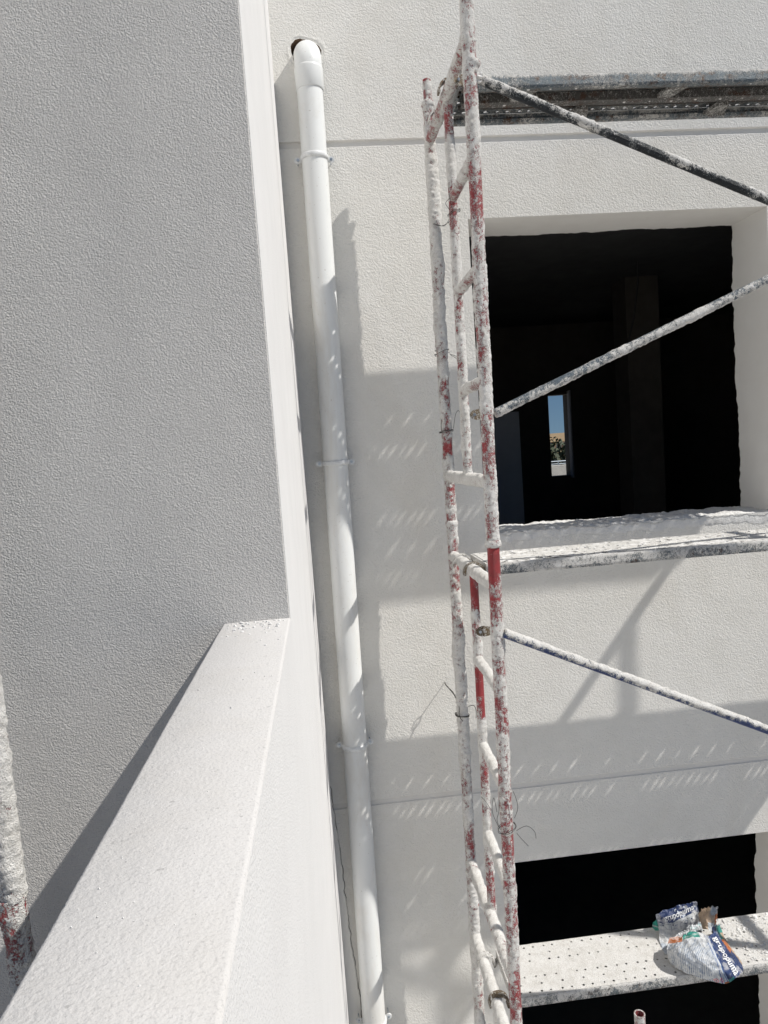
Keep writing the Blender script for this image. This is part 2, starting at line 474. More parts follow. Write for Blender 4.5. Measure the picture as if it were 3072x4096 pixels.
# wall body behind the face so that rooms stay dark
b = MB()
b.box(WX0, .80, W + .10, W + DEPTH, GZ, WTOP); b.box(2.50, WX1, W + .03, W + DEPTH, GZ, WTOP)
b.box(.80, 2.50, W + .03, W + DEPTH, win1[3] + .05, WTOP); b.box(.80, 2.50, W + .03, W + DEPTH, win2[3] + .05, win1[2] - .05)
b.box(.80, 2.50, W + .03, W + DEPTH, GZ, win2[2] - .05)
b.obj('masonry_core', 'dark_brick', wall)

# ------------------------------------------------------------------ rooms behind the windows
Y0, Y1 = W + DEPTH, 9.0
RX0, RX1 = -1.2, 6.0
def room(z0, z1, slit):
    b = MB()
    b.box(RX0, RX1, Y0, Y1 + .2, z0 - .30, z0)                   # floor slab
    b.box(RX0, RX1, Y0, Y1 + .2, z1, z1 + .02)
    b.box(RX0 - .1, RX0, Y0, Y1 + .2, z0, z1); b.box(RX1, RX1 + .1, Y0, Y1 + .2, z0, z1)
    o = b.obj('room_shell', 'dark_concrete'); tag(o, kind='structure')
    b = MB()
    if slit:
        x0, x1, a0, a1 = slit
        b.box(RX0, x0, Y1, Y1 + .2, z0, z1); b.box(x1, RX1, Y1, Y1 + .2, z0, z1)
        b.box(x0, x1, Y1, Y1 + .2, a1, z1); b.box(x0, x1, Y1, Y1 + .2, z0, a0)
    else: b.box(RX0, RX1, Y1, Y1 + .2, z0, z1)
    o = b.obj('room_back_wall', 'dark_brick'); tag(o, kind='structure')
room(-1.65, 1.47, (3.005, 3.27, -.47, .58))
room(-5.1, -1.97, None)
t = MB().box(.6, 2.03, 7.0, 7.12, -1.65, .31).obj('partition_panel', 'dim_plaster')
tag(t, 'dim bluish plaster partition standing inside the upper room, left of the bright slit opening', 'partition')
t = MB().box(2.95, 3.32, 6.6, 6.9, -1.65, 1.47)
# keep the pillar clear of the slit's line of sight
t = MB().box(3.02 + .0, 3.30, 7.2, 7.4, -1.65, 1.47)
t = MB().box(2.62 + .36, 3.30, 6.55, 6.85, -1.65, 1.47).obj('room_pillar', 'dark_brick')
tag(t, 'dark concrete pillar inside the upper room, to the right of the bright slit opening', 'pillar')
t = MB().box(3.255, 3.27, 8.9, 9.0, -.50, .62).obj('opening_trim', 'dim_plaster')
tag(t, 'thin pale trim strip along the right side of the slit opening in the dark room', 'trim')
cb = MB().tube([(2.85, 6.0, 1.47), (2.845, 6.0, 1.30), (2.83, 6.0, 1.20), (2.80, 6.01, 1.0), (2.77, 6.02, .88), (2.74, 6.0, .80)], .008, 6)
tag(cb.obj('hanging_cable', 'cable'), 'thin loose cable hanging from the ceiling of the dark upper room', 'cable')

# ------------------------------------------------------------------ what the slit shows
bt = empty('tan_building', (22, 62, GZ), 'distant tan flat-roofed building seen through the slit opening of the dark room', 'building')
b = MB(); b.box(14, 34, 60, 72, GZ, -.95); b.obj('wall', 'tan_render', bt)
MB().box(13.8, 34.2, 59.8, 72.2, -.35 + .22, .58).obj('roof_parapet', 'tan_render', bt)
MB().box(14, 34, 60.2, 72, -.95, -.13).obj('top_storey', 'tan_render', bt)
for k in range(11):
    x = 19.6 + .62 * k * 1.0 if k < 8 else 26 + k * .6
    f = MB().box(x - .22, x + .22, 60.14, 60.22, -.75, -.2).obj('window', 'frame_white', bt)
    MB().box(x - .17, x + .17, 60.10, 60.135, -.70, -.25).obj('pane', 'window_dark', f)
b = MB().box(6, 18, 37.9, 38.1, GZ, -1.45)
pw = MB(); pw.box(-1, 9, 11.2, 11.35, -1.6, -.41)
tag(pw.obj('terrace_parapet', 'stucco_white'), 'low white rendered parapet seen at the foot of the slit opening', 'parapet wall')
tag(MB().box(-1, 9, 9.2, 11.2, -1.75, -1.6).obj('terrace_floor', 'courtyard_concrete'), kind='structure')
rl = empty('terrace_railing', (4.1, 12.2, -1.0), 'thin metal railing behind the white parapet outside the slit opening', 'railing')
for k in range(9):
    MB().tube([(2.0 + .55 * k, 12.2, -1.6), (2.0 + .55 * k, 12.2, -.375)], .010, 6).obj('post', 'screw_steel', rl)
MB().tube([(1.5, 12.2, -.375), (6.8, 12.2, -.375)], .010, 6).obj('rail', 'screw_steel', rl)
MB().tube([(1.5, 12.2, -.42), (6.8, 12.2, -.42)], .007, 6).obj('rail', 'screw_steel', rl)
def tree(x, y, zc, rad, h, label, seed, mat):
    r = random.Random(seed)
    e = empty('leafy_tree', (x, y, GZ), label, 'tree', 'trees seen through the slit opening')
    MB().tube([(x, y, GZ), (x + .2, y, (GZ + zc) / 2), (x, y, zc)], [.35, .25, .12], 10).obj('trunk', 'bark', e)
    lb = MB()
    for k in range(6):
        a = r.random() * 6.28
        lb.tube([(x, y, zc - rad * .8), (x + math.cos(a) * rad * .6, y + math.sin(a) * rad * .6, zc + r.uniform(-.2, .6) * h)], [.1, .03], 6)
    lb.obj('branches', 'bark', e)
    cl = [(x + r.uniform(-1, 1) * rad * .75, y + r.uniform(-1, 1) * rad * .75, zc + r.uniform(-1, .8) * h * .75, r.uniform(.25, .5) * rad) for _ in range(16)]
    v = []; f = []
    for k in range(10000):
        c = r.choice(cl); d = Vector((r.gauss(0, 1), r.gauss(0, 1), r.gauss(0, 1))).normalized() * c[3] * r.uniform(.6, 1.05)
        p = Vector(c[:3]) + d; s = r.uniform(.08, .17)
        u = Vector((r.gauss(0, 1), r.gauss(0, 1), r.gauss(0, 1))).normalized(); w_ = u.cross(d.normalized() + Vector((.1, .2, .3))).normalized()
        n = len(v); v += [p - u * s, p + w_ * s * .6, p + u * s, p - w_ * s * .6]; f.append((n, n + 1, n + 2, n + 3))
    mesh_obj('crown', v, f, mat, e)
tree(10.9, 31, -1.55, 2.0, 1.3, 'dark green tree at the right edge of the view through the slit opening', 5, 'leaf')
tree(9.7, 29, -1.9, 1.7, 1.2, 'lower dark tree at the left of the view through the slit opening', 8, 'leaf_dark')
tree(9.2, 26, -2.0, 1.9, 1.4, 'dark shrubby tree low behind the railing outside the slit opening', 13, 'leaf_dark')
tag(MB().box(2, 26, 34, 34.4, GZ, -3.2).obj('boundary_wall', 'courtyard_concrete'), 'long low concrete wall behind the trees beyond the slit opening', 'wall')

# ------------------------------------------------------------------ pier with grey front, and the parapet
PXR = -.0700; GY = 1.24
pier = empty('corner_pier', (-.8, 2.4, GZ), 'tall pier with a grey textured front and a smooth white side beside the downpipe', 'wall')
b = MB()
# core (white), front face slightly behind the grey coat
b.box(-3.2, PXR, GY, W, GZ, WTOP + .2)
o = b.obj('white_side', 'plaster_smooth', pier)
zt = WTOP + .2
n = 260; zz = np.linspace(-.2795, zt, n)
je = (fbm(np.stack([zz, zz * 0, zz * 0], 1), 30, 3, 91) - .5) * .0016
vs = []; 
for k, z in enumerate(zz): vs += [(-3.2, GY - .004, z), (PXR - .0022 + je[k], GY - .004, z), (PXR - .0012 + je[k], GY - .0005, z)]
fs = [(k * 3 + j, k * 3 + j + 1, (k + 1) * 3 + j + 1, (k + 1) * 3 + j) for k in range(n - 1) for j in range(2)]
m_ = len(vs); vs += [(-3.2, GY - .004, GZ), (-.1872, GY - .004, GZ), (-.1872, GY - .004, -.2795)]
fs += [(m_, m_ + 1, m_ + 2, 0)]
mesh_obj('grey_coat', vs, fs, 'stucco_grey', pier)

PZ = -.277; PXL = -.187
par = empty('parapet', (-.13, .1, GZ), 'thin white rendered parapet running from below the camera to the grey wall', 'parapet wall')
ny = 500; Yp = np.linspace(-1.6, GY, ny)
Py = np.stack([Yp, Yp * 0, Yp * 0], 1)
wl = (fbm(Py, 6, 3, 101) - .5) * .0022; wr = (fbm(Py, 9, 4, 105) - .5) * .0032
prof = []
rb = .0035
for k in range(ny):
    xl, xr = PXL + wl[k], PXR + 0 * wr[k]; z = PZ + (wr[k]) * .5
    prof.append([(PXL, GZ), (PXL, z - .02), (xl, z - rb), (xl + rb * .3, z - rb * .3), (xl + rb, z), (xr - rb, z + .0002), (xr - rb * .3, z - rb * .3), (xr, z - rb), (PXR, z - .02), (PXR, GZ)])
m = 10
def strip_obj(name, j0, j1, mat):
    vs = [(prof[k][j][0], Yp[k], prof[k][j][1]) for k in range(ny) for j in range(j0, j1 + 1)]
    w_ = j1 - j0 + 1
    fs = [(k * w_ + j, k * w_ + j + 1, (k + 1) * w_ + j + 1, (k + 1) * w_ + j) for k in range(ny - 1) for j in range(w_ - 1)]
    return mesh_obj(name, vs, fs, mat, par, True)
strip_obj('inner_face', 0, 2, 'plaster_smooth')
strip_obj('coping', 2, 7, 'coping_plaster')
strip_obj('outer_face', 7, 9, 'plaster_smooth')
# crumbs of mortar on the coping
def crumbs(name, spots, mat, label, cat):
    v = []; f = []
    for (x, y, z, s) in spots:
        bm = bmesh.new(); bmesh.ops.create_icosphere(bm, subdivisions=1, radius=1)
        rr = random.Random(hash((round(x * 1e4), round(y * 1e4))) & 0xffff)
        n = len(v)
        sx, sy, sz = s * rr.uniform(.7, 1.4), s * rr.uniform(.7, 1.4), s * rr.uniform(.5, .9)
        for q in bm.verts:
            k = rr.uniform(.7, 1.25); v.append((x + q.co.x * sx * k, y + q.co.y * sy * k, z + q.co.z * sz * k + sz * .3))
        f += [tuple(n + w.index for w in fc.verts) for fc in bm.faces]
        bm.free()
    o = mesh_obj(name, v, f, mat)
    return tag(o, label, cat, kind='stuff')
rc = random.Random(21)
sp = []
for k in range(95):
    y = GY - .01 - abs(rc.gauss(0, .055)); x = rc.uniform(PXL + .01, PXR - .008)
    sp.append((x, y, PZ, rc.choice([.0010, .0013, .0016, .0022, .0030])))
for k in range(16):
    y = rc.uniform(.75, 1.1); x = rc.uniform(PXL + .01, PXR - .01); sp.append((x, y, PZ, rc.choice([.0006, .0008, .0011])))
for k in range(60):
    y = rc.uniform(.3, 1.0); x = rc.uniform(PXL + .008, PXR - .01); sp.append((x, y, PZ, rc.choice([.00035, .0005, .0007])))
for (x, y, s) in [(-.168, .47, .0011), (-.162, .505, .0007), (-.158, .50, .0006), (-.151, .512, .0006), (-.128, .66, .0008), (-.11, .50, .0006), (-.14, .45, .0007), (-.135, .43, .0006), (-.15, .405, .0008), (-.12, .80, .0018), (-.143, .435, .0006)]:
    sp.append((x, y, PZ, s))
crumbs('mortar_crumbs', sp, 'mortar_lump', 'tiny crumbs of mortar scattered on the white parapet top near the grey wall', 'crumbs')

# ------------------------------------------------------------------ downpipe
PX, PY, PR = .0995, 3.562, .0615
dp = empty('downpipe', (PX, PY, GZ), 'white plastic rainwater downpipe clamped to the wall beside the pier', 'downpipe')
def lathe(name, c, prof, n, mat, parent):
    vs = []; a = np.linspace(0, 2 * math.pi, n, endpoint=False)
    for r, z in prof:
        for t in a: vs.append((c[0] + r * math.cos(t) , c[1] + r * math.sin(t), z))
    fs = [(i * n + j, i * n + (j + 1) % n, (i + 1) * n + (j + 1) % n, (i + 1) * n + j) for i in range(len(prof) - 1) for j in range(n)]
    return mesh_obj(name, vs, fs, mat, parent, True)
zc = HOLE[1] - .022
Rb = W - PY
# elbow: out of the wall, round and down into a socket
pts = [(PX, W + .08, zc), (PX, W + .02, zc)]
for k in range(0, 13):
    t = math.radians(90 * k / 12); pts.append((PX, W - .004 - Rb * math.sin(t) + .004 * math.sin(t), zc - Rb * (1 - math.cos(t))))
pts.append((PX, PY, zc - Rb - .012))
v, f = tube_geo(pts, [.0655] * 2 + [.0655] * 13 + [.0655], 48, False)
mesh_obj('elbow', v, f, 'pvc', dp, True)
lathe('elbow_socket', (PX, PY), [(.0655, zc - Rb - .010), (.0685, zc - Rb - .013), (.0685, zc - Rb - .020), (.0665, zc - Rb - .11), (.0640, zc - Rb - .113), (.0615, zc - Rb - .113)], 48, 'pvc', dp)
# pipe: three lengths pushed into sockets, the axis leaning a hair
def pipe_len(z0, z1, sock):
    p = [(PR, z1), (PR, z0 + .13)] if not sock else [(PR, z1), (PR, z0)]
    lathe('pipe_length', (PX, PY), p, 48, 'pvc', dp)
pipe_len(-.9, zc - Rb - .09, True); pipe_len(-4.5, -.9, True); pipe_len(GZ, -4.5, True)
for zz_ in (1.432, -.036, -1.492, -3.02, -4.5, -6.0, -7.4):
    px = PX
    c = lathe('clamp', (px, PY), [(PR, zz_ - .012), (PR + .005, zz_ - .011), (PR + .0075, zz_ - .007), (PR + .0075, zz_ + .007), (PR + .005, zz_ + .011), (PR, zz_ + .012)], 48, 'clamp_plastic', dp)
    for s in (-1, 1):
        xe = px + s * (PR + .019)
        n = 20; vs = []
        for y_ in (PY + .018, PY + .026):
            for k in range(n):
                t = 2 * math.pi * k / n; vs.append((xe + .017 * math.cos(t), y_, zz_ + .015 * math.sin(t)))
        vs += [(px + s * PR * .9, PY + .018, zz_ - .01), (px + s * PR * .9, PY + .018, zz_ + .01), (px + s * PR * .9, PY + .026, zz_ - .01), (px + s * PR * .9, PY + .026, zz_ + .01),
               (xe, PY + .0178, zz_ - .01), (xe, PY + .0178, zz_ + .01)]
        fs = [tuple(range(n)), tuple(range(n, 2 * n))[::-1]] + [(k, n + k, n + (k + 1) % n, (k + 1) % n) for k in range(n)] + [(40, 44, 45, 41)]
        e = mesh_obj('clamp_ear', vs, fs, 'clamp_plastic', c)
        e.parent = c; e.matrix_parent_inverse = Matrix.Identity(4)
        sb = MB().tube([(xe, PY + .0175, zz_), (xe, PY + .012, zz_)], .0065, 12).tube([(xe, PY + .0121, zz_), (xe, PY + .010, zz_)], .0035, 6).tube([(xe, PY + .026, zz_), (xe, W + .002, zz_)], .003, 6)
        s2 = sb.obj('screw', 'screw_steel', c)
        s2.parent = c; s2.matrix_parent_inverse = Matrix.Identity(4)

for o in bpy.data.objects:                       # the whole pipe leans a touch, as it was fixed
    r_ = o
    while r_.parent: r_ = r_.parent
    if r_ is dp and o.type == 'MESH' and not o.name.startswith('elbow'):
        for q in o.data.vertices: q.co.x += .0072 * (q.co.z - 1.9)

# ------------------------------------------------------------------ scaffold
FY, MY, NY = 3.47, 3.06, 2.635
def fx(z): return .638 + .0065 * z
def mx(z): return .647 + .006 * z
def nx_(z): return .640 + .0095 * z
RT = .0235
def frame(z0, label, reds, dx=0.0, ys=(FY, MY, NY), fine=True, skip_mid=False, top_far=None):
    fy, my, nyy = ys
    st = .0045 if fine else .03; nn = 26 if fine else 10; am = .0062
    e = empty('scaffold_section', (.64 + dx, (fy + nyy) / 2, z0), label, 'scaffold frame', 'red tubular scaffold frames')
    X = lambda fn, z: fn(z) + dx
    z1 = z0 + 2.0
    tz = z0 + 1.835; bz = z0 + .235
    zn = top_far if top_far else z1
    crust_tube('pole', (X(fx, z0), fy, z0), (X(fx, zn), fy, zn), RT, 'red_tube', e, amp=.0085, cover=reds['far'][0], red=reds['far'][1], seed=int(abs(z0 * 10)) + 1, step=st, n=nn, lumps=reds['far'][2])
    crust_tube('pole', (X(nx_, z0), nyy, z0), (X(nx_, z1), nyy, z1), RT, 'red_tube', e, amp=.0055, cover=reds['near'][0], red=reds['near'][1], seed=int(abs(z0 * 10)) + 5, step=st * .9, n=nn + 4, lumps=reds['near'][2])
    for nm, z, ya, r_, cv, sd in [('transom', tz, fy, .0225, .80, 31), ('transom', bz, fy, .0225, 1.0, 37)]:
        crust_tube(nm, (X(fx, z), ya, z), (X(nx_, z), nyy, z), r_, 'red_tube', e, amp=.007, cover=reds['tr'][0 if z == tz else 1], red=reds.get('trr', ()) if z == tz else (), seed=sd + int(abs(z0 * 10)), step=st, n=nn, bias=((0, -.4, 1), .22) if z0 < -.3 - .1 else None)
    crust_tube('inner_tube', (X(mx, bz), my, bz), (X(mx, tz), my, tz), .0185, 'red_tube', e, amp=.0055, cover=reds['mid'][0], red=reds['mid'][1], seed=51 + int(abs(z0 * 10)), step=st, n=nn, lumps=reds['mid'][2] if len(reds['mid']) > 2 else ())
    for k, z in enumerate((z0 + .615, z0 + 1.03, z0 + 1.425)):
        crust_tube('rung', (X(mx, z), my, z), (X(nx_, z), nyy, z), .0185, 'red_tube', e, amp=.006, cover=reds['rung'], seed=61 + k + int(abs(z0 * 10)), step=st, n=nn, bias=((0, -.4, 1), .18))
    if fine:
        for (fn, y_, rr) in ((fx, fy, .0285), (nx_, nyy, .0285)):
            collar('collar', (X(fn, z0) , y_, z0), rr, .030, 'red_tube', e, 7)
    return e
RA = {'far': (.86, [(.0, .02, .5), (.055, .10, .45), (.17, .205, .7), (.30, .36, .55), (.70, .74, .15), (.955, .985, .7)], [(.62, .08, .008, (1, -.4, 0)), (.47, .12, .006, (-1, -.3, 0)), (.8, .1, .008, (1, -.2, 0)), (.74, .05, .006, (1, 0, 0))]),
      'near': (.72, [(.02, .10, .15), (.13, .26, .20), (.30, .36, .18), (.52, .60, .22), (.605, .70, .50), (.78, .84, .30), (.87, .92, .22)], [(.87, .015, .016, (1, -.3, 0)), (.45, .05, .004, (-1, 0, 0))]),
      'mid': (.84, [(.02, .06, .3), (.26, .32, .2), (.40, .52, .35), (.64, .80, .30), (.9, .99, .45)], []),
      'tr': (.56, 1.0), 'rung': .74}
RB = {'far': (.88, [(.0, .06, .1), (.06, .22, .35), (.29, .40, .15), (.64, .80, .25), (.84, .96, .42)], [(.72, .09, .006, (1, -.4, 0)), (.66, .06, .010, (-1, -.2, 0)), (.6, .1, .004, (1, -.2, 0))]),
      'near': (.64, [(.03, .14, .35), (.22, .36, .22), (.38, .50, .35), (.56, .70, .1), (.73, .80, .15), (.85, .93, .35), (.935, .993, .75)], [(.50, .04, .004, (-1, 0, 0)), (.64, .07, .003, (1, -.5, 0))]),
      'mid': (.78, [(.02, .12, .40), (.13, .20, .2), (.30, .44, .35), (.58, .72, .85), (.80, .86, .4), (.885, .999, .95)], []),
      'tr': (.90, .78), 'rung': .98}
RC = {'far': (.95, [(.7, .8, .2)], []), 'near': (.7, [(.8, .93, .3)], []), 'mid': (.85, [], []), 'tr': (1.0, .9), 'rung': 1.0, }
frame(-.375, 'upper frame of the red scaffold ladder, heavily caked in render, beside the big window', RA, top_far=1.615)
frame(-2.375, 'middle scaffold ladder frame with bright bare red paint on its inner tube', RB)
frame(-4.375, 'scaffold ladder frame below the plank that carries the torn bag', RC)
# frames lower down and the next row of frames at the far plank ends (outside the picture, they cast the shadows seen on the wall)
frame(-6.375, 'scaffold ladder frame standing low above the ground', RC, fine=False)
for z0, lv in ((-.375, 'top'), (-2.375, 'middle'), (-4.375, 'lower'), (-6.375, 'bottom')):
    frame(z0, lv + ' scaffold frame at the right-hand end of the planks, beyond the window', RC, dx=2.93, ys=(3.37, 2.905, 2.50), fine=False)
# spigot on top of the wall-side pole
e = empty('pole_spigot', (.66, FY, 1.62), 'short narrower red and white spigot topping the wall-side scaffold pole', 'scaffold post')
crust_tube('spigot_tube', (.6485, FY, 1.56), (.6495, FY, 1.735), .0195, 'red_tube', e, amp=.004, cover=.90, red=[(.45, .7, .35), (.94, 1.0, .5)], seed=78)
collar('collar', (.6485, FY, 1.622), .029, .03, 'red_tube', e, 12)
# guard post going up from the near pole
e = empty('guard_post', (.655, NY, 1.63), 'upright guard post continuing the near scaffold pole above the top plank', 'scaffold post')
crust_tube('post', (nx_(1.625), NY, 1.625), (nx_(1.625) + .012, NY, 3.0), RT, 'red_tube', e, amp=.005, cover=1.02, red=[(.02, .06, .15), (.14, .18, .25)], seed=86, n=28)
# open tube end standing below the lowest plank
v, f = tube_geo([(1.262, 2.90, GZ), (1.247, 2.90, -2.60)], .0225, 24, False)
e = empty('open_tube', (1.26, 2.9, GZ), 'open-ended upright tube with a red rim just below the plank with the bag', 'scaffold post')
crust_tube('tube_body', (1.254, 2.90, -4.4), (1.247, 2.90, -2.60), .0225, 'red_tube', e, amp=.003, cover=.80, red=[(.965, 1, .35)], seed=93, caps=False)
v, f = tube_geo([(1.254, 2.90, -4.4), (1.247, 2.90, -2.601)], .0185, 24, False)
mesh_obj('tube_bore', v, f, 'red_tube', e, True, {'crust': [.1] * len(v)})
v = []; f = []
for k in range(24):
    a = 2 * math.pi * k / 24
    v += [(1.247 + .0185 * math.cos(a), 2.9 + .0185 * math.sin(a), -2.6005), (1.247 + .0242 * math.cos(a), 2.9 + .0242 * math.sin(a), -2.5995)]
    f.append((2 * k, 2 * k + 1, (2 * k + 3) % 48, (2 * k + 2) % 48))
mesh_obj('tube_rim', v, f, 'red_tube', e, True, {'crust': [.55] * 48})

# braces
def brace(name, x0, z0, x1, z1, mat, label, cover, red, seed, bias, y=2.685, amp=.005, fine=True):
    e = empty(name, (x0, y, z0), label, 'scaffold brace', 'diagonal scaffold braces')
    crust_tube('brace_tube', (x0, y, z0), (x1, y, z1), .0165, mat, e, amp=amp, cover=cover, red=red, seed=seed, bias=bias, step=.0045 if fine else .03)
    # flattened ends with a bolt
    for (xx_, zz_) in ((x0, z0), (x1, z1)):
        s = 1 if xx_ == x0 else -1
        b = MB(); ye = max(y, 2.68); b.tube([(xx_ - s * .062, ye - .003, zz_), (xx_ - s * .062, ye + .003, zz_)], .021, 16)
        b.v = [(xx_ - s * .062 + (q[0] - xx_ + s * .062) * 1.7, q[1], q[2]) for q in b.v]
        b.obj('brace_end', 'hook_steel', e, attrs={'crust': [.38] * len(b.v)})
        MB().tube([(xx_ - s * .080, ye + .014, zz_), (xx_ - s * .080, ye - .010, zz_)], .006, 8).obj('bolt', 'screw_steel', e)
    return e
brace('diagonal_brace', .70, 1.338, 3.5, .145, 'dark_tube', 'black brace caked white on top, sloping down to the right under the top plank', .56, [(.05, .12, .45), (.17, .245, .55), (.29, .36, .55), (.42, .52, .55)], 101, ((0, -.2, 1), .42))
brace('diagonal_brace', .685, .118, 3.5, 1.25, 'steel_tube', 'blue-grey brace rising to the right across the large dark window', .50, [(.06, .16, .22)], 107, ((0, -.2, -1), .25))
brace('diagonal_brace', .655, -.722, 3.5, -2.06, 'blue_tube', 'white-caked brace with dark blue paint showing beneath, below the middle plank', .50, [(.05, .19, .15), (.34, .4, .2)], 113, ((0, -.3, 1), .62), amp=.006, y=2.62)

# planks: steel decks with real punched holes
def plank(zt, y0, y1, x0, x1, label, fine, cover, seed, holes=True, hr=.0080, clog=.07):
    holes_at = []
    e = empty('scaffold_plank', (x0, (y0 + y1) / 2, zt), label, 'scaffold plank', 'perforated steel scaffold planks')
    th = .0025
    cells = 'PSPbPSP'           # across: pair, single, pair, blank, pair ...
    ny_ = len(cells); pitch = .10; w = y1 - y0
    ch = [.046, .046, .046, w - 6 * .046, .046, .046, .046]
    v = []; f = []
    def quad(a, b, c, d): n = len(v); v.extend([a, b, c, d]); f.append((n, n + 1, n + 2, n + 3))
    # x edges of half cells
    edges = []; x = x0
    while x < x1 - .01: edges.append(x); x += .05
    edges.append(x1)
    y = y0
    K = 12
    rr = random.Random(seed)
    for r_, c in enumerate(cells):
        ya, yb = y, y + ch[r_]; y = yb
        for i in range(len(edges) - 1):
            xa, xb = edges[i], edges[i + 1]
            has = (c == 'P') or (c == 'S' and i % 2 == 0)
            if xb - xa < .04 or not holes: has = False
            if not has: quad((xa, ya, zt), (xb, ya, zt), (xb, yb, zt), (xa, yb, zt)); continue
            if rr.random() < clog: quad((xa, ya, zt), (xb, ya, zt), (xb, yb, zt), (xa, yb, zt)); continue
            cx = (xa + xb) / 2 + rr.uniform(-.002, .002) + (.003 if i % 2 == 0 else -.003) + (.014 if c == 'S' else 0); cy = (ya + yb) / 2
            o = []; q = []
            hr_ = hr * (rr.uniform(.78, 1.12) if hr > .007 else rr.uniform(.8, 1.1)); holes_at.append((cx, cy))
            for k in range(K):
                t = 2 * math.pi * (k + .5) / K; ct, st_ = math.cos(t), math.sin(t)
                dx = (xb - cx) if ct > 0 else (cx - xa); dy = (yb - cy)
                s = min(dx / abs(ct) if abs(ct) > 1e-6 else 9, dy / abs(st_) if abs(st_) > 1e-6 else 9)
                o.append((cx + s * ct, cy + s * st_, zt)); q.append((cx + hr_ * ct, cy + hr_ * st_, zt))
            d = [(p[0], p[1], zt - th) for p in q]
            n = len(v); v.extend(o + q + d)
            for k in range(K):
                k2 = (k + 1) % K
                f.append((n + k, n + k2, n + K + k2, n + K + k)); f.append((n + K + k, n + K + k2, n + 2 * K + k2, n + 2 * K + k))
            # corner fills
            for (qx, qy) in ((xa, ya), (xb, ya), (xb, yb), (xa, yb)):
                best = [(math.hypot(p[0] - qx, p[1] - qy), k) for k, p in enumerate(o)]
                ang = math.atan2(qy - cy, qx - cx)
                k0 = max(range(K), key=lambda k: -((ang - 2 * math.pi * (k + .5) / K) % (2 * math.pi)))
                k1 = (k0 + 1) % K
                a, b2 = o[k0], o[k1]
                m0 = len(v); v.append((qx, qy, zt)); f.append((n + k0, m0, n + k1))
    P = np.array(v); kz = (cover + .5 if cover > .9 else cover) + (fbm(P, 6, 2, seed) - .5) * .5
    # a lumpy skin of dried mortar: fine vertical relief away from holes comes from the material
    top = mesh_obj('deck', v, f, 'galvanised', e, False, {'crust': kz})
    # underside sheet (same holes need not line up: it is open between the lips)
    # front and rear channels
    def rail(ya, yb, yl, nm):
        n = 260; X = np.linspace(x0, x1, n); hgt = .050
        out = ya
        sgn = 1 if yb > ya else -1
        Pn = np.stack([X, X * 0 + out, X * 0], 1); nz = fbm(Pn, 26, 3, seed + 3)
        lip = (nz - .45) * .006
        rows = [(out - sgn * .0005 + 0 * X, zt - .0005 + 0 * X), (out - sgn * (.0035 + .002 * nz), zt - .003 + lip * .4), (out - sgn * (.002 + .0025 * nz), zt - .015 + 0 * X), (out - sgn * (.001 + .003 * nz), zt - .035 + 0 * X), (out - sgn * .001, zt - hgt + lip * .3), (out + sgn * .002 + 0 * X, zt - hgt - .001 + 0 * X), (out + sgn * yl + 0 * X, zt - hgt + 0 * X), (out + sgn * yl + 0 * X, zt - hgt + .014 + 0 * X)]
        vs = []; 
        for a_, b_ in rows:
            a_ = np.broadcast_to(a_, X.shape); b_ = np.broadcast_to(b_, X.shape)
            vs += [(X[k], a_[k], b_[k]) for k in range(n)]
        nr = len(rows)
        fs = [(r * n + k, r * n + k + 1, (r + 1) * n + k + 1, (r + 1) * n + k) for r in range(nr - 1) for k in range(n - 1)]
        Pv = np.array(vs); cr_ = (.40 if cover < .7 else .52) + (fbm(Pv * np.array([1, 1, 2]), 14, 3, seed + 9) - .5) * 1.1
        cr_[2 * n:4 * n] -= .12 * (1 if cover < .7 else -.6); cr_[:2 * n] += .3
        cr_[5 * n:] -= .1
        mesh_obj(nm, vs, fs, 'galvanised', e, True, {'crust': cr_})
    rail(y0, y1, .030, 'side_rail'); rail(y1, y0, .030, 'side_rail')
    if fine:
        # ribs and stiffeners seen from beneath
        yc = (y0 + y1) / 2
        def under(b, nm, cv):
            Pv = np.array(b.v); b.obj(nm, 'plank_under', e, attrs={'crust': cv + (fbm(Pv, 12, 3, seed + 12) - .5) * .5})
        def ribbox(y_a, y_b, z_a, z_b):
            b = MB(); n = 90
            X = np.linspace(x0 + .03, x1 - .03, n)
            for k in range(n - 1): b.box(X[k], X[k + 1] - .0001, y_a, y_b, z_a, z_b)
            return b
        under(ribbox(yc - .024, yc + .024, zt - .040, zt - .0035), 'centre_rib', .22)
        under(ribbox(y0 + .088, y0 + .096, zt - .022, zt - .0040), 'stiffener', .14)
        under(ribbox(y1 - .096, y1 - .088, zt - .022, zt - .0040), 'stiffener', .05)
        for k, xc in enumerate(np.arange(x0 + .28, x1, .66)):
            b = MB(); s = .045
            b.add([(xc - .03, y0 + .03, zt - .047), (xc + .05, y0 + .03, zt - .047), (xc + .01, yc - .04, zt - .047), (xc - .05, yc - .04, zt - .047), (xc - .03, y0 + .03, zt - .031), (xc + .05, y0 + .03, zt - .031), (xc + .01, yc - .04, zt - .031), (xc - .05, yc - .04, zt - .031)], [(0, 1, 2, 3), (0, 4, 5, 1), (1, 5, 6, 2), (2, 6, 7, 3), (3, 7, 4, 0)])
            under(b, 'cross_brace', .46)
            b = MB()
            b.add([(xc + .26, y1 - .03, zt - .047), (xc + .36, y1 - .03, zt - .047), (xc + .33, yc + .04, zt - .047), (xc + .28, yc + .04, zt - .047), (xc + .26, y1 - .03, zt - .031), (xc + .36, y1 - .03, zt - .031), (xc + .33, yc + .04, zt - .031), (xc + .28, yc + .04, zt - .031)], [(0, 1, 2, 3), (0, 4, 5, 1), (1, 5, 6, 2), (2, 6, 7, 3), (3, 7, 4, 0)])
            under(b, 'cross_brace', .40)
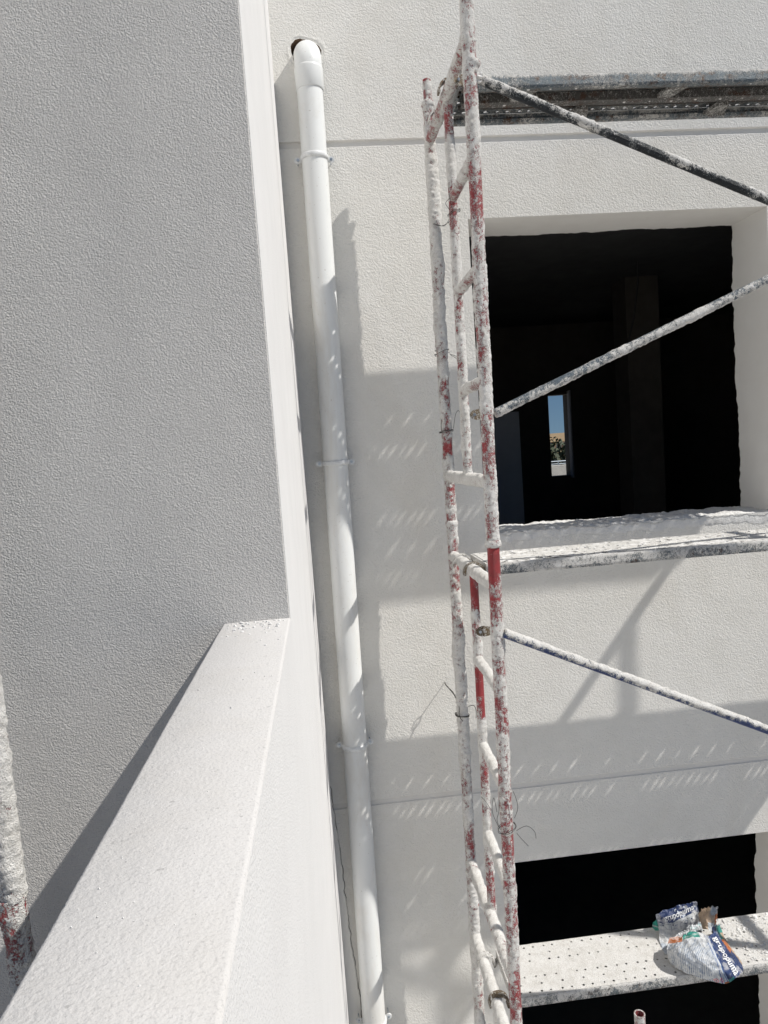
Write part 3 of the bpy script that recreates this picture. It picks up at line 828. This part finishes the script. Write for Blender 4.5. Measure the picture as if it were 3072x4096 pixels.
        # mortar nubs pushed through the holes
        nv = []; nf = []
        rn = random.Random(seed + 4)
        for (hx_, hy_) in holes_at:
            if rn.random() < .25: continue
            s_ = rn.uniform(.0025, .0050); n = len(nv); xq = hx_ + rn.uniform(.009, .012); yy = hy_ + rn.uniform(-.003, .003)
            for dz in (0, -.9):
                for k in range(6):
                    a = k * math.pi / 3; q = (1 if dz == 0 else .55)
                    nv.append((xq + math.cos(a) * s_ * 1.3 * q, yy + math.sin(a) * s_ * q, zt - .0026 + dz * s_))
            nf += [(n + k, n + (k + 1) % 6, n + 6 + (k + 1) % 6, n + 6 + k) for k in range(6)] + [tuple(n + 6 + k for k in range(6))]
        for k in range(int((x1 - x0) / .055)):
            if rn.random() < .2: continue
            s_ = rn.uniform(.003, .0055); n = len(nv); xq = x0 + .05 + .055 * k + rn.uniform(-.012, .012); yy = yc + rn.uniform(-.004, .004) if k % 2 else y0 + .016
            zz_ = zt - .0405 if k % 2 else zt - .0503
            for dz in (0, -.7):
                for k2 in range(6):
                    a = k2 * math.pi / 3; q = (1 if dz == 0 else .55)
                    nv.append((xq + math.cos(a) * s_ * 1.5 * q, yy + math.sin(a) * s_ * q, zz_ + dz * s_))
            nf += [(n + k2, n + (k2 + 1) % 6, n + 6 + (k2 + 1) % 6, n + 6 + k2) for k2 in range(6)] + [tuple(n + 6 + k2 for k2 in range(6))]
        o = mesh_obj('mortar_nubs', nv, nf, 'mortar_lump', e); o['kind'] = 'stuff'
    # end cap bars + hooks over the transoms
    for xe, s in ((x0, -1), (x1, 1)):
        b = MB(); b.box(min(xe, xe + s * .012), max(xe, xe + s * .012), y0 + .002, y1 - .002, zt - .049, zt - .002)
        b.obj('end_cap', 'galvanised', e, attrs={'crust': [.75 if cover > .6 else .4] * len(b.v)})
        for yh, yn in ((y0 + .035, 0), (y1 - .035, 1)):
            # hook: plate strip that rises and curls over the transom tube
            xt = mx(zt) if s < 0 else mx(zt) + 2.93
            zc_ = zt - .04
            arc = []
            rr_ = .040
            for k in range(15):
                a = math.radians(-25 + 215 * k / 14) if s < 0 else math.radians(205 - 215 * k / 14)
                arc.append((xt + rr_ * math.cos(a), zc_ + rr_ * math.sin(a)))
            start = [(xe, zt - .022)]
            path = start + arc
            hw = .019; vs = []; fs = []
            for (px_, pz_) in path:
                d = Vector((px_ - xt, pz_ - zc_)); d = d.normalized() if d.length > 0 else Vector((0, 1))
                tk = .008
                for yy in (yh - hw, yh + hw):
                    vs += [(px_, yy, pz_), (px_ + d.x * tk, yy, pz_ + d.y * tk)]
            n = len(path)
            for k in range(n - 1):
                a = 4 * k; c = 4 * (k + 1)
                fs += [(a, c, c + 2, a + 2), (a + 1, a + 3, c + 3, c + 1), (a, a + 1, c + 1, c), (a + 2, c + 2, c + 3, a + 3)]
            fs += [(0, 2, 3, 1), (4 * (n - 1), 4 * (n - 1) + 1, 4 * (n - 1) + 3, 4 * (n - 1) + 2)]
            Pv = np.array(vs)
            mesh_obj('hook', vs, fs, 'hook_steel', e, False, {'crust': (.30 if yn == 0 else .75) + (fbm(Pv, 40, 2, 5) - .5) * .4})
    return holes_at
plank(1.502, 2.985, 3.316, .705, 3.52, 'top steel plank seen from below, with dark ribs and white mortar nubs', True, .35, 201)
H2 = plank(-.515, 3.008, 3.343, .705, 3.52, 'middle steel plank seen edge-on in front of the large window sill', False, 1.05, 202)
plank(-2.515, 2.985, 3.316, .705, 3.52, 'lowest steel plank with open holes, carrying the torn bag and mortar crumbs', False, 1.2, 203, hr=.0060, clog=.06)
plank(-4.515, 2.985, 3.316, .705, 3.52, 'steel plank one level below the bottom edge of the photo', False, 1.0, 204)

# lumpy skins of mortar lying on the two planks
def skin(zt, x0, x1, y0, y1, seed, label, thr, holes):
    nx, ny = 420, 60
    X, Y = np.meshgrid(np.linspace(x0, x1, nx), np.linspace(y0, y1, ny)); X = X.ravel(); Y = Y.ravel()
    P = np.stack([X, Y, X * 0], 1)
    h = (fbm(P, 30, 3, seed) - thr) * .012 + (fbm(P, 5, 2, seed + 3) - .5) * .006
    edge = np.minimum.reduce([(X - x0) / .02, (x1 - X) / .02, np.full_like(X, 1)]); edge = np.clip(edge, 0, 1)
    z = zt - .0008 + h * edge - (1 - edge) * .001
    vs = np.stack([X, Y, z], 1)
    fs = [(j * nx + i, j * nx + i + 1, (j + 1) * nx + i + 1, (j + 1) * nx + i) for j in range(ny - 1) for i in range(nx - 1)]
    bad = np.zeros(len(X), bool)
    for (hx_, hy_) in holes: bad |= (np.abs(X - hx_) < .012) & (np.abs(Y - hy_) < .009)
    keep = [q for q in fs if max(z[k] for k in q) > zt and not any(bad[k] for k in q)]
    o = mesh_obj('mortar_skin', vs, keep, 'mortar_lump', None, True)
    return tag(o, label, 'mortar', kind='stuff')
skin(-.515, .72, 3.5, 3.010, 3.336, 301, 'dried mortar crust spread over the middle plank', .50, H2)

def plank_crumbs():
    r = random.Random(4); s = []
    for k in range(700):
        x = 1.86 + abs(r.gauss(0, .22)); y = r.uniform(3.0, 3.31)
        if x > 3.2: continue
        s.append((x, y, -2.515, r.choice([.0014, .002, .003, .0042, .006]) * (1.6 if r.random() < .06 else 1)))
    for k in range(240):
        x = r.uniform(.75, 1.7); y = r.uniform(2.99, 3.31); s.append((x, y, -2.515, r.choice([.0008, .001, .0014])))
    for k in range(160):
        s.append((r.gauss(1.475, .018), r.gauss(3.14, .028), -2.515, r.choice([.0012, .002, .003])))
    for k in range(24): s.append((r.uniform(1.78, 2.2), r.uniform(2.99, 3.2), -2.515, r.uniform(.006, .011)))
    return s
crumbs('plank_crumbs', plank_crumbs(), 'mortar_lump', 'mortar crumbs and clods scattered on the lowest plank around the torn bag', 'crumbs')
r2 = random.Random(6)
crumbs('plank_clods', [(r2.uniform(.75, 3.3), r2.uniform(3.0, 3.3), -.513, r2.choice([.002, .003, .005, .007])) for _ in range(160)], 'mortar_lump', 'small clods of mortar lying on the middle plank', 'crumbs')

# ------------------------------------------------------------------ wires and the wall anchor
def wire(name, paths, label, r=.0011, mat='wire_steel'):
    b = MB()
    for p in paths:
        P = np.array(p, float); m_ = len(P)
        # smooth with Catmull-Rom
        out = []
        for k in range(m_ - 1):
            p0 = P[max(k - 1, 0)]; p1 = P[k]; p2 = P[k + 1]; p3 = P[min(k + 2, m_ - 1)]
            for t in np.linspace(0, 1, 6, endpoint=False):
                out.append(.5 * ((2 * p1) + (-p0 + p2) * t + (2 * p0 - 5 * p1 + 4 * p2 - p3) * t * t + (-p0 + 3 * p1 - 3 * p2 + p3) * t ** 3))
        out.append(P[-1])
        b.tube([tuple(q) for q in out], r, 6)
    return tag(b.obj(name, mat, None, True), label, 'wire')
def loop(cx_, cy_, cz_, r, turns, seed, tilt=.01, drop=.004):
    q = random.Random(seed); n = int(10 * turns)
    return [(cx_ + r * math.cos(k * .628) * q.uniform(1, 1.12), cy_ + r * math.sin(k * .628) * q.uniform(1, 1.12), cz_ + tilt * math.cos(k * .628) + drop * (k / 10) + q.uniform(-.003, .003)) for k in range(n + 1)]
# tie 1: far pole to inner tube, above the window head
wire('wire_tie', [[(.628, 3.43, 1.06), (.66, 3.38, 1.035), (.665, 3.2, 1.00), (.668, 3.05, .995)], [(.628, 3.425, 1.063), (.665, 3.36, 1.028), (.655, 3.2, .998), (.64, 3.03, .985)],
                  loop(.655, MY, .985, .026, 2.3, 1), [(.64, 3.03, 1.0), (.63, 3.02, 1.05), (.632, 3.02, 1.10)], [(.655, 3.2, 1.0), (.67, 3.22, .97), (.68, 3.24, .95)],
                  [(.632, 3.03, .99), (.615, 3.03, 1.02), (.64, 3.02, 1.04)]], 'rusty twisted wire tied between two scaffold tubes above the window head')
wire('wire_tie', [loop(.641, FY, .455, .034, 1.6, 2, .008, .016), [(.612, 3.45, .455), (.60, 3.44, .445), (.605, 3.43, .44)], [(.675, 3.44, .45), (.68, 3.3, .42), (.66, 3.08, .41)], [(.675, 3.44, .446), (.69, 3.3, .405), (.655, 3.05, .41)]],
     'dark wire looped round the wall-side pole at mid window height')
wire('wire_tie', [loop(.637, FY, .075, .033, 3.2, 3, .004, .003), [(.61, 3.44, .075), (.607, 3.43, .11), (.612, 3.43, .14)], [(.668, 3.44, .09), (.68, 3.42, .16), (.695, 3.40, .17), (.705, 3.38, .11), (.702, 3.38, .07)]],
     'dark wire wound tightly round the wall-side pole above the shaded wall corner')
AN = (.575, W, -1.238)
anch = wire('wall_anchor', [[(.575, W + .01, -1.238), (.575, W - .05, -1.236)], [(.575, W - .05, -1.236), (.568, W - .06, -1.226), (.575, W - .07, -1.236), (.584, W - .06, -1.245), (.575, W - .05, -1.236)]],
     'small steel eye anchor sticking out of the sunlit wall left of the scaffold', .0024)
wire('wire_tie', [[(.578, W - .06, -1.24), (.60, 3.54, -1.26), (.61, 3.50, -1.29), (.612, 3.45, -1.33)], [(.574, W - .06, -1.236), (.597, 3.54, -1.262), (.608, 3.50, -1.285), (.610, 3.45, -1.30), (.606, 3.43, -1.345), (.622, 3.43, -1.375)],
                  loop(.628, FY, -1.36, .033, 2.6, 4, -.004, .004), [(.655, 3.43, -1.30), (.68, 3.42, -1.295), (.69, 3.42, -1.32), (.688, 3.42, -1.36)]],
     'dark twisted wire running from the wall anchor to the wall-side pole', .0017)
wire('wire_tie', [loop(nx_(-1.51), NY, -1.51, .033, 2.5, 5, .01, .004), [(.59, 2.62, -1.49), (.575, 2.65, -1.44), (.595, 2.7, -1.41), (.60, 2.68, -1.46)], [(.655, 2.62, -1.46), (.665, 2.60, -1.41), (.66, 2.60, -1.37), (.650, 2.60, -1.34)],
                  [(.655, 2.60, -1.50), (.69, 2.58, -1.475), (.72, 2.58, -1.50), (.725, 2.58, -1.53)], [(.655, 2.60, -1.51), (.67, 2.59, -1.53), (.695, 2.585, -1.56)], [(.575, 2.66, -1.44), (.56, 2.7, -1.42), (.548, 2.72, -1.41)],
                  [(.597, 2.62, -1.5), (.585, 2.62, -1.46), (.592, 2.61, -1.42), (.598, 2.62, -1.38)]], 'tangled loose wire round the near pole below the middle plank', .0010)
wire('wire_tie', [loop(.625, FY, -2.36, .031, 1.3, 6), [(.65, 3.43, -2.36), (.665, 3.3, -2.35), (.665, 3.08, -2.36)], [(.65, 3.43, -2.365), (.675, 3.3, -2.345), (.66, 3.08, -2.365)]],
     'pale wire strands tying the wall-side pole just above the lowest plank', .0011, 'print_white')
# wedge lump sticking out of the near pole under the top plank
tag(crumbs('mortar_lump', [(.684, 2.625, 1.315, .014), (.692, 2.625, 1.325, .009), (.672, 2.62, 1.335, .010), (.68, 2.625, 1.30, .008)], 'mortar_lump', 'lump of mortar stuck to the right of the near pole below the top plank', 'mortar'), kind='stuff')

# leaning tube beyond the parapet, bottom left
e = empty('leaning_tube', (-.53, 1.13, GZ), 'thickly caked red scaffold tube standing left of the parapet in front of the grey wall', 'scaffold post')
crust_tube('tube_upper', (-.542, 1.13, 1.2), (-.5365, 1.13, -.665), .0165, 'red_tube', e, amp=.0065, cover=1.0, red=[(.845, .875, .42), (.905, .925, .25), (.985, 1, .2)], seed=401, step=.0035, n=44)
crust_tube('tube_lower', (-.5365, 1.13, -.66), (-.535, 1.13, -1.4), .0180, 'red_tube', e, amp=.0075, cover=.80, red=[(.0, .04, .28), (.08, .3, .15)], seed=404, step=.0035, n=44, lumps=[(.04, .016, .006, (-1, -.6, 0))])

# ------------------------------------------------------------------ torn paper bag
BAG = empty('torn_bag', (1.65, 3.1, -2.51), 'torn and crumpled white and blue paper bag of building mortar on the lowest plank', 'bag')
B = [[(1.5166, 3.28, -2.4187), (1.5926, 3.29, -2.4079), (1.6613, 3.28, -2.385), (1.7296, 3.27, -2.3668)], [(1.5172, 3.27, -2.4511), (1.58, 3.25, -2.4389), (1.6529, 3.25, -2.4259), (1.7318, 3.26, -2.4064)], [(1.5174, 3.25, -2.4808), (1.5722, 3.22, -2.4718), (1.6395, 3.21, -2.4513), (1.717, 3.22, -2.4505)], [(1.4984, 3.21, -2.51), (1.5645, 3.2, -2.51), (1.6362, 3.2, -2.51), (1.7172, 3.2, -2.5094)], [(1.4794, 3.12, -2.512), (1.54, 3.12, -2.512), (1.6151, 3.13, -2.512), (1.6964, 3.15, -2.512)]]
P_ = [[(1.5067, 3.12, -2.4325), (1.5612, 3.12, -2.4311), (1.6229, 3.12, -2.4131), (1.6598, 3.1, -2.4128), (1.6809, 3.08, -2.4169), (1.7452, 3.12, -2.4253)], [(1.4699, 3.07, -2.4439), (1.5047, 3.02, -2.4123), (1.566, 3.0, -2.4019), (1.6332, 3.0, -2.4112), (1.6666, 3.0, -2.4244), (1.7503, 3.05, -2.4683)], [(1.4681, 3.06, -2.4711), (1.4919, 2.99, -2.4438), (1.5539, 2.95, -2.4353), (1.6253, 2.93, -2.4388), (1.6622, 2.93, -2.4524), (1.7504, 2.98, -2.477)], [(1.4733, 3.06, -2.5022), (1.495, 3.0, -2.5031), (1.5555, 2.95, -2.5073), (1.6262, 2.9, -2.5058), (1.6718, 2.89, -2.5025), (1.7678, 2.945, -2.5084)]]
G_ = [[(1.7308, 3.14, -2.4151), (1.8069, 3.2, -2.4535)], [(1.7358, 3.12, -2.4462), (1.8207, 3.2, -2.508)], [(1.7503, 3.05, -2.4683), (1.8089, 3.13, -2.510)], [(1.7678, 2.945, -2.5084), (1.80, 3.0, -2.512)]]
Fl = [[(1.7205, 3.24, -2.4099), (1.7602, 3.22, -2.3744), (1.8031, 3.2, -2.3646)], [(1.7174, 3.22, -2.4369), (1.7258, 3.16, -2.3791), (1.7925, 3.2, -2.4107)], [(1.697, 3.16, -2.4423), (1.7017, 3.12, -2.415), (1.7536, 3.16, -2.477)]]
Lg = [[(1.5104, 3.3, -2.4777), (1.5175, 3.27, -2.4419)], [(1.5072, 3.3, -2.5005), (1.5159, 3.255, -2.4658)], [(1.5152, 3.29, -2.512), (1.5194, 3.25, -2.4857)]]
Rm = [[(1.5592, 3.15, -2.4388), (1.6001, 3.16, -2.4291), (1.6361, 3.16, -2.4117), (1.6895, 3.16, -2.4032)], [(1.5138, 3.13, -2.4384), (1.5561, 3.11, -2.4255), (1.6177, 3.11, -2.4075), (1.6648, 3.1, -2.3959)]]
WHT = np.array((.54, .56, .575)); NAV = np.array((.015, .034, .11)); TEAL = np.array((.03, .27, .22)); ORG = np.array((.42, .13, .04)); TAN = np.array((.42, .31, .22)); GRY = np.array((.33, .37, .42))
def spl(A, t):
    A = np.array(A, float); n = len(A); x = t * (n - 1); i = np.clip(np.floor(x).astype(int), 0, n - 2); f = (x - i)
    p1 = A[i]; p2 = A[i + 1]; p0 = A[np.clip(i - 1, 0, n - 1)]; p3 = A[np.clip(i + 2, 0, n - 1)]
    f = f.reshape(-1, *([1] * (A.ndim - 1)))
    return .5 * (2 * p1 + (p2 - p0) * f + (2 * p0 - 5 * p1 + 4 * p2 - p3) * f ** 2 + (3 * p1 - p0 - 3 * p2 + p3) * f ** 3)
def crinkle(P, f, seed):        # sharp folds
    return np.abs(fbm(P, f, 3, seed, .55) - .5) * 2
def sheet(name, grid, nu, nv, colfn, amp, seed, ragged=(0, 0), f=28, flat=None):
    Gd = np.array(grid)                                   # rows v, cols u
    u = np.linspace(0, 1, nu); v = np.linspace(0, 1, nv)
    rows = spl(Gd, v)                                      # nv x cols x 3
    S = spl(np.transpose(rows, (1, 0, 2)), u)              # nu x nv x 3
    S = np.transpose(S, (1, 0, 2))                         # nv x nu x 3
    du = np.gradient(S, axis=1); dv = np.gradient(S, axis=0)
    N = np.cross(du, dv); N /= np.linalg.norm(N, axis=2)[:, :, None] + 1e-9
    if N[:, :, 1].mean() > 0: N = -N
    Q = S.reshape(-1, 3)
    d = (.35 - crinkle(Q, f, seed)) * amp + (.3 - crinkle(Q, f * 2.7, seed + 5)) * amp * .4
    if flat is not None: d = d * flat(np.tile(u, nv), np.repeat(v, nu))
    Q = Q + N.reshape(-1, 3) * d[:, None]
    Q[:, 2] = np.maximum(Q[:, 2], np.where(Q[:, 1] > 2.985, -2.5135, -9))
    U, V = np.meshgrid(u, v); U = U.ravel(); V = V.ravel()
    if ragged[0]: Q[:, 2] += np.where(V < .08, (fbm(np.stack([U * 1, U * 0, U * 0], 1), 9, 3, seed + 2) - .5) * ragged[0], 0)
    C = colfn(U, V, Q)
    fs = [(j * nu + i, j * nu + i + 1, (j + 1) * nu + i + 1, (j + 1) * nu + i) for j in range(nv - 1) for i in range(nu - 1)]
    o = mesh_obj(name, Q, fs, 'bag_paper', BAG, True)
    ca = o.data.color_attributes.new('ink', 'FLOAT_COLOR', 'POINT')
    ca.data.foreach_set('color', np.concatenate([C, np.ones((len(C), 1))], 1).astype(np.float32).ravel())
    return o, Q.reshape(nv, nu, 3), N
def lay(C, mask, c): C[mask] = c
def col_back(U, V, Q):
    C = np.tile(WHT * .86, (len(U), 1))
    nz = fbm(np.stack([U * 4, V * 4, U * 0], 1), 1.5, 3, 3)
    band = V < (.30 + .10 * (nz - .5) - .10 * np.clip(U - .35, 0, .3) + .06 * np.clip(U - .75, 0, 1))
    icon = (V > .34) & (V < .52) & (U > .10)
    for uc in (.10, .32, .54, .76, .97): lay(C, icon & (np.abs(U - uc) < .006), (.15, .17, .2))
    lay(C, (np.abs(V - .34) < .005) & (U > .1), (.15, .17, .2)); lay(C, (np.abs(V - .47) < .004) & (U > .1), (.3, .3, .33))
    for uc in (.15, .37, .58, .80): lay(C, (np.abs(U - uc) < .018) & (np.abs(V - .375) < .018), (.05, .06, .1))
    rr = np.hypot((U - .68) * 1.0, (V - .405) * .9); lay(C, np.abs(rr - .035) < .008, (.1, .12, .18))
    rr = np.hypot((U - .88) * 1.0, (V - .40) * .9); lay(C, (np.abs(rr - .03) < .007) & (V < .42), (.1, .12, .18)); lay(C, (np.abs(U - .88) < .04) & (np.abs(V - .435) < .006), (.1, .12, .18))
    lay(C, (np.abs(U - .45) < .03) & (np.abs(V - .40) < .010), (.05, .1, .25)); lay(C, (np.abs(U - .46) < .007) & (np.abs(V - .415) < .03), (.05, .1, .25))
    txt = (V > .54) & (V < .78) & (U > .06) & (U < .93) & ((V * 56) % 1 < .45) & (fbm(np.stack([U * 60, np.floor(V * 56), U * 0], 1), 1, 1, 4) > .36)
    lay(C, txt, (.22, .26, .32))
    lay(C, (V > .8) & ((U * 30) % 1 < .3), (.28, .36, .48))
    lay(C, band, NAV)
    tear = band & (fbm(np.stack([U * 10, V * 8, U * 0], 1), 1.6, 3, 12) > .68)
    lay(C, tear, (.55, .60, .68))
    dust = fbm(Q, 40, 3, 33); w = np.clip((dust - .52) * 4, 0, .5)[:, None]
    return C * (1 - w) + np.array((.68, .67, .65)) * w
def col_front(U, V, Q):
    C = np.tile(WHT, (len(U), 1))
    st = U / .80
    lines = (V > .18) & (U < .68) & (U > .02) & ((st * 36 + .3 * np.sin(V * 9)) % 1 < .34)
    m = fbm(np.stack([U * 5, V * 3, U * 0], 1), 1.6, 3, 6) > .40
    lay(C, lines & m, (.15, .20, .29))
    lay(C, (V < .20 - .05 * U) & (U < .24), ORG)
    lay(C, (V < .15) & (U > .25) & (U < .52), TEAL)
    lay(C, (np.abs(U - .66) < .010) & (V > .04), (.03, .09, .27)); lay(C, (np.abs(U - .70) < .006) & (V > .02), (.03, .09, .27)); lay(C, (np.abs(U - .765) < .008), (.04, .12, .30))
    lay(C, U > .80 - .03 * np.sin(V * 3), NAV * 1.15)
    for (uc, vc) in ((.66, .92), (.575, .95)):
        dd = np.abs(U - uc) / .036 + np.abs(V - vc) / .055
        lay(C, (dd < 1) & (dd > .70), (.62, .10, .12)); lay(C, (dd < .35), (.25, .1, .12))
    lay(C, (V > .955) & (U > .70) & (U < .86), ORG); lay(C, (V > .93) & (U > .79) & (U < .87), TEAL)
    dust = fbm(Q, 45, 3, 44); w = np.clip((dust - .52) * 3.4, 0, .45)[:, None]
    return C * (1 - w) + np.array((.70, .69, .67)) * w
def col_gus(U, V, Q):
    C = np.tile(NAV, (len(U), 1)); lay(C, (U > .45) & (V < .5), TEAL); lay(C, (U > .3) & (V > .5) & (V < .75), ORG); lay(C, (V < .06), WHT * .9)
    lay(C, (U > .72) & (V > .3), TAN)
    return C
def col_flap(U, V, Q):
    C = np.tile(TAN, (len(U), 1)); n = fbm(Q, 30, 3, 3); C = C * (.7 + .7 * n[:, None]); lay(C, (U > .62) & (V < .45), WHT * .75); lay(C, (V > .7) & (U > .5), WHT * .95); lay(C, (U > .85) & (V > .4) & (V < .8), ORG * .8)
    return C
def col_left(U, V, Q):
    C = np.tile(TEAL, (len(U), 1)); lay(C, np.abs(V - .3 - .3 * U) < .06, WHT * .7); return C
def col_rim(U, V, Q):
    C = np.tile(WHT * 1.02, (len(U), 1)); n = fbm(Q, 35, 3, 9); lay(C, n < .36, (.45, .62, .62)); return C
bk, QB, NB = sheet('back_panel', B, 150, 170, col_back, .009, 501, (.02, 0), 22, lambda U, V: np.where(V < .28, .5, 1))
fr, QF, NF = sheet('front_panel', P_, 190, 130, col_front, .0095, 511, (.006, 0), 26, lambda U, V: np.where(U > .82, .35, 1))
sheet('side_gusset', G_, 40, 60, col_gus, .009, 521, (.01, 0), 30)
sheet('torn_flap', Fl, 50, 50, col_flap, .014, 531, (.03, 0), 34)
sheet('left_gusset', Lg, 30, 40, col_left, .008, 541, (0, 0), 30)
sheet('torn_rim', Rm, 90, 26, col_rim, .022, 551, (.03, 0), 40)
def lettering(word, Qg, parent, u0, v0, u1, v1, height, off, gap=()):
    """printed word laid on a sheet: runs from (u0,v0) to (u1,v1)"""
    c = bpy.data.curves.new('lettering', 'FONT'); c.body = word; c.size = 1; c.resolution_u = 2; c.offset = .012
    o = bpy.data.objects.new('lettering', c); col.objects.link(o)
    dg = bpy.context.evaluated_depsgraph_get(); dg.update()
    me = bpy.data.meshes.new_from_object(o.evaluated_get(dg)); bpy.data.objects.remove(o, do_unlink=True)
    bm = bmesh.new(); bm.from_mesh(me); bmesh.ops.triangulate(bm, faces=bm.faces[:])
    for _ in range(2): bmesh.ops.subdivide_edges(bm, edges=[e_ for e_ in bm.edges if e_.calc_length() > .06], cuts=1, use_grid_fill=False)
    bmesh.ops.triangulate(bm, faces=bm.faces[:])
    xs_ = [q.co.x for q in bm.verts]; w = max(xs_)
    nv, nu = Qg.shape[:2]
    def samp(u, v):
        u = min(max(u, 0), .999) * (nu - 1); v = min(max(v, 0), .999) * (nv - 1); i = int(u); j = int(v); a = u - i; b2 = v - j
        p = Qg[j, i] * (1 - a) * (1 - b2) + Qg[j, min(i + 1, nu - 1)] * a * (1 - b2) + Qg[min(j + 1, nv - 1), i] * (1 - a) * b2 + Qg[min(j + 1, nv - 1), min(i + 1, nu - 1)] * a * b2
        return Vector(p)
    d = Vector((u1 - u0, v1 - v0))
    vs = []
    for q in bm.verts:
        s = q.co.x / w; t = q.co.y
        uu = u0 + d.x * s + height[0] * t; vv = v0 + d.y * s + height[1] * t
        vs.append(samp(uu, vv) + Vector(off))
    fs = [tuple(x_.index for x_ in fc.verts) for fc in bm.faces]; bm.free()
    o = mesh_obj('lettering', vs, fs, 'print_white', None)
    o.parent = parent; o.matrix_parent_inverse = Matrix.Identity(4)
    return o
lettering('grupopuma', QB, bk, .20, .245, .88, .20, (0, -.17), (-.0012, -.0034, .0024))
lettering('grupopuma', QF, fr, .875, .10, .885, .93, (.115, .0), (-.0005, -.0030, .0034))

for o in bpy.data.objects:
    if o.parent is not None and o.parent.type == 'MESH':
        # grandchildren: geometry is in world space, parents' meshes sit at their own parent's frame
        o.matrix_parent_inverse = Matrix.Identity(4)
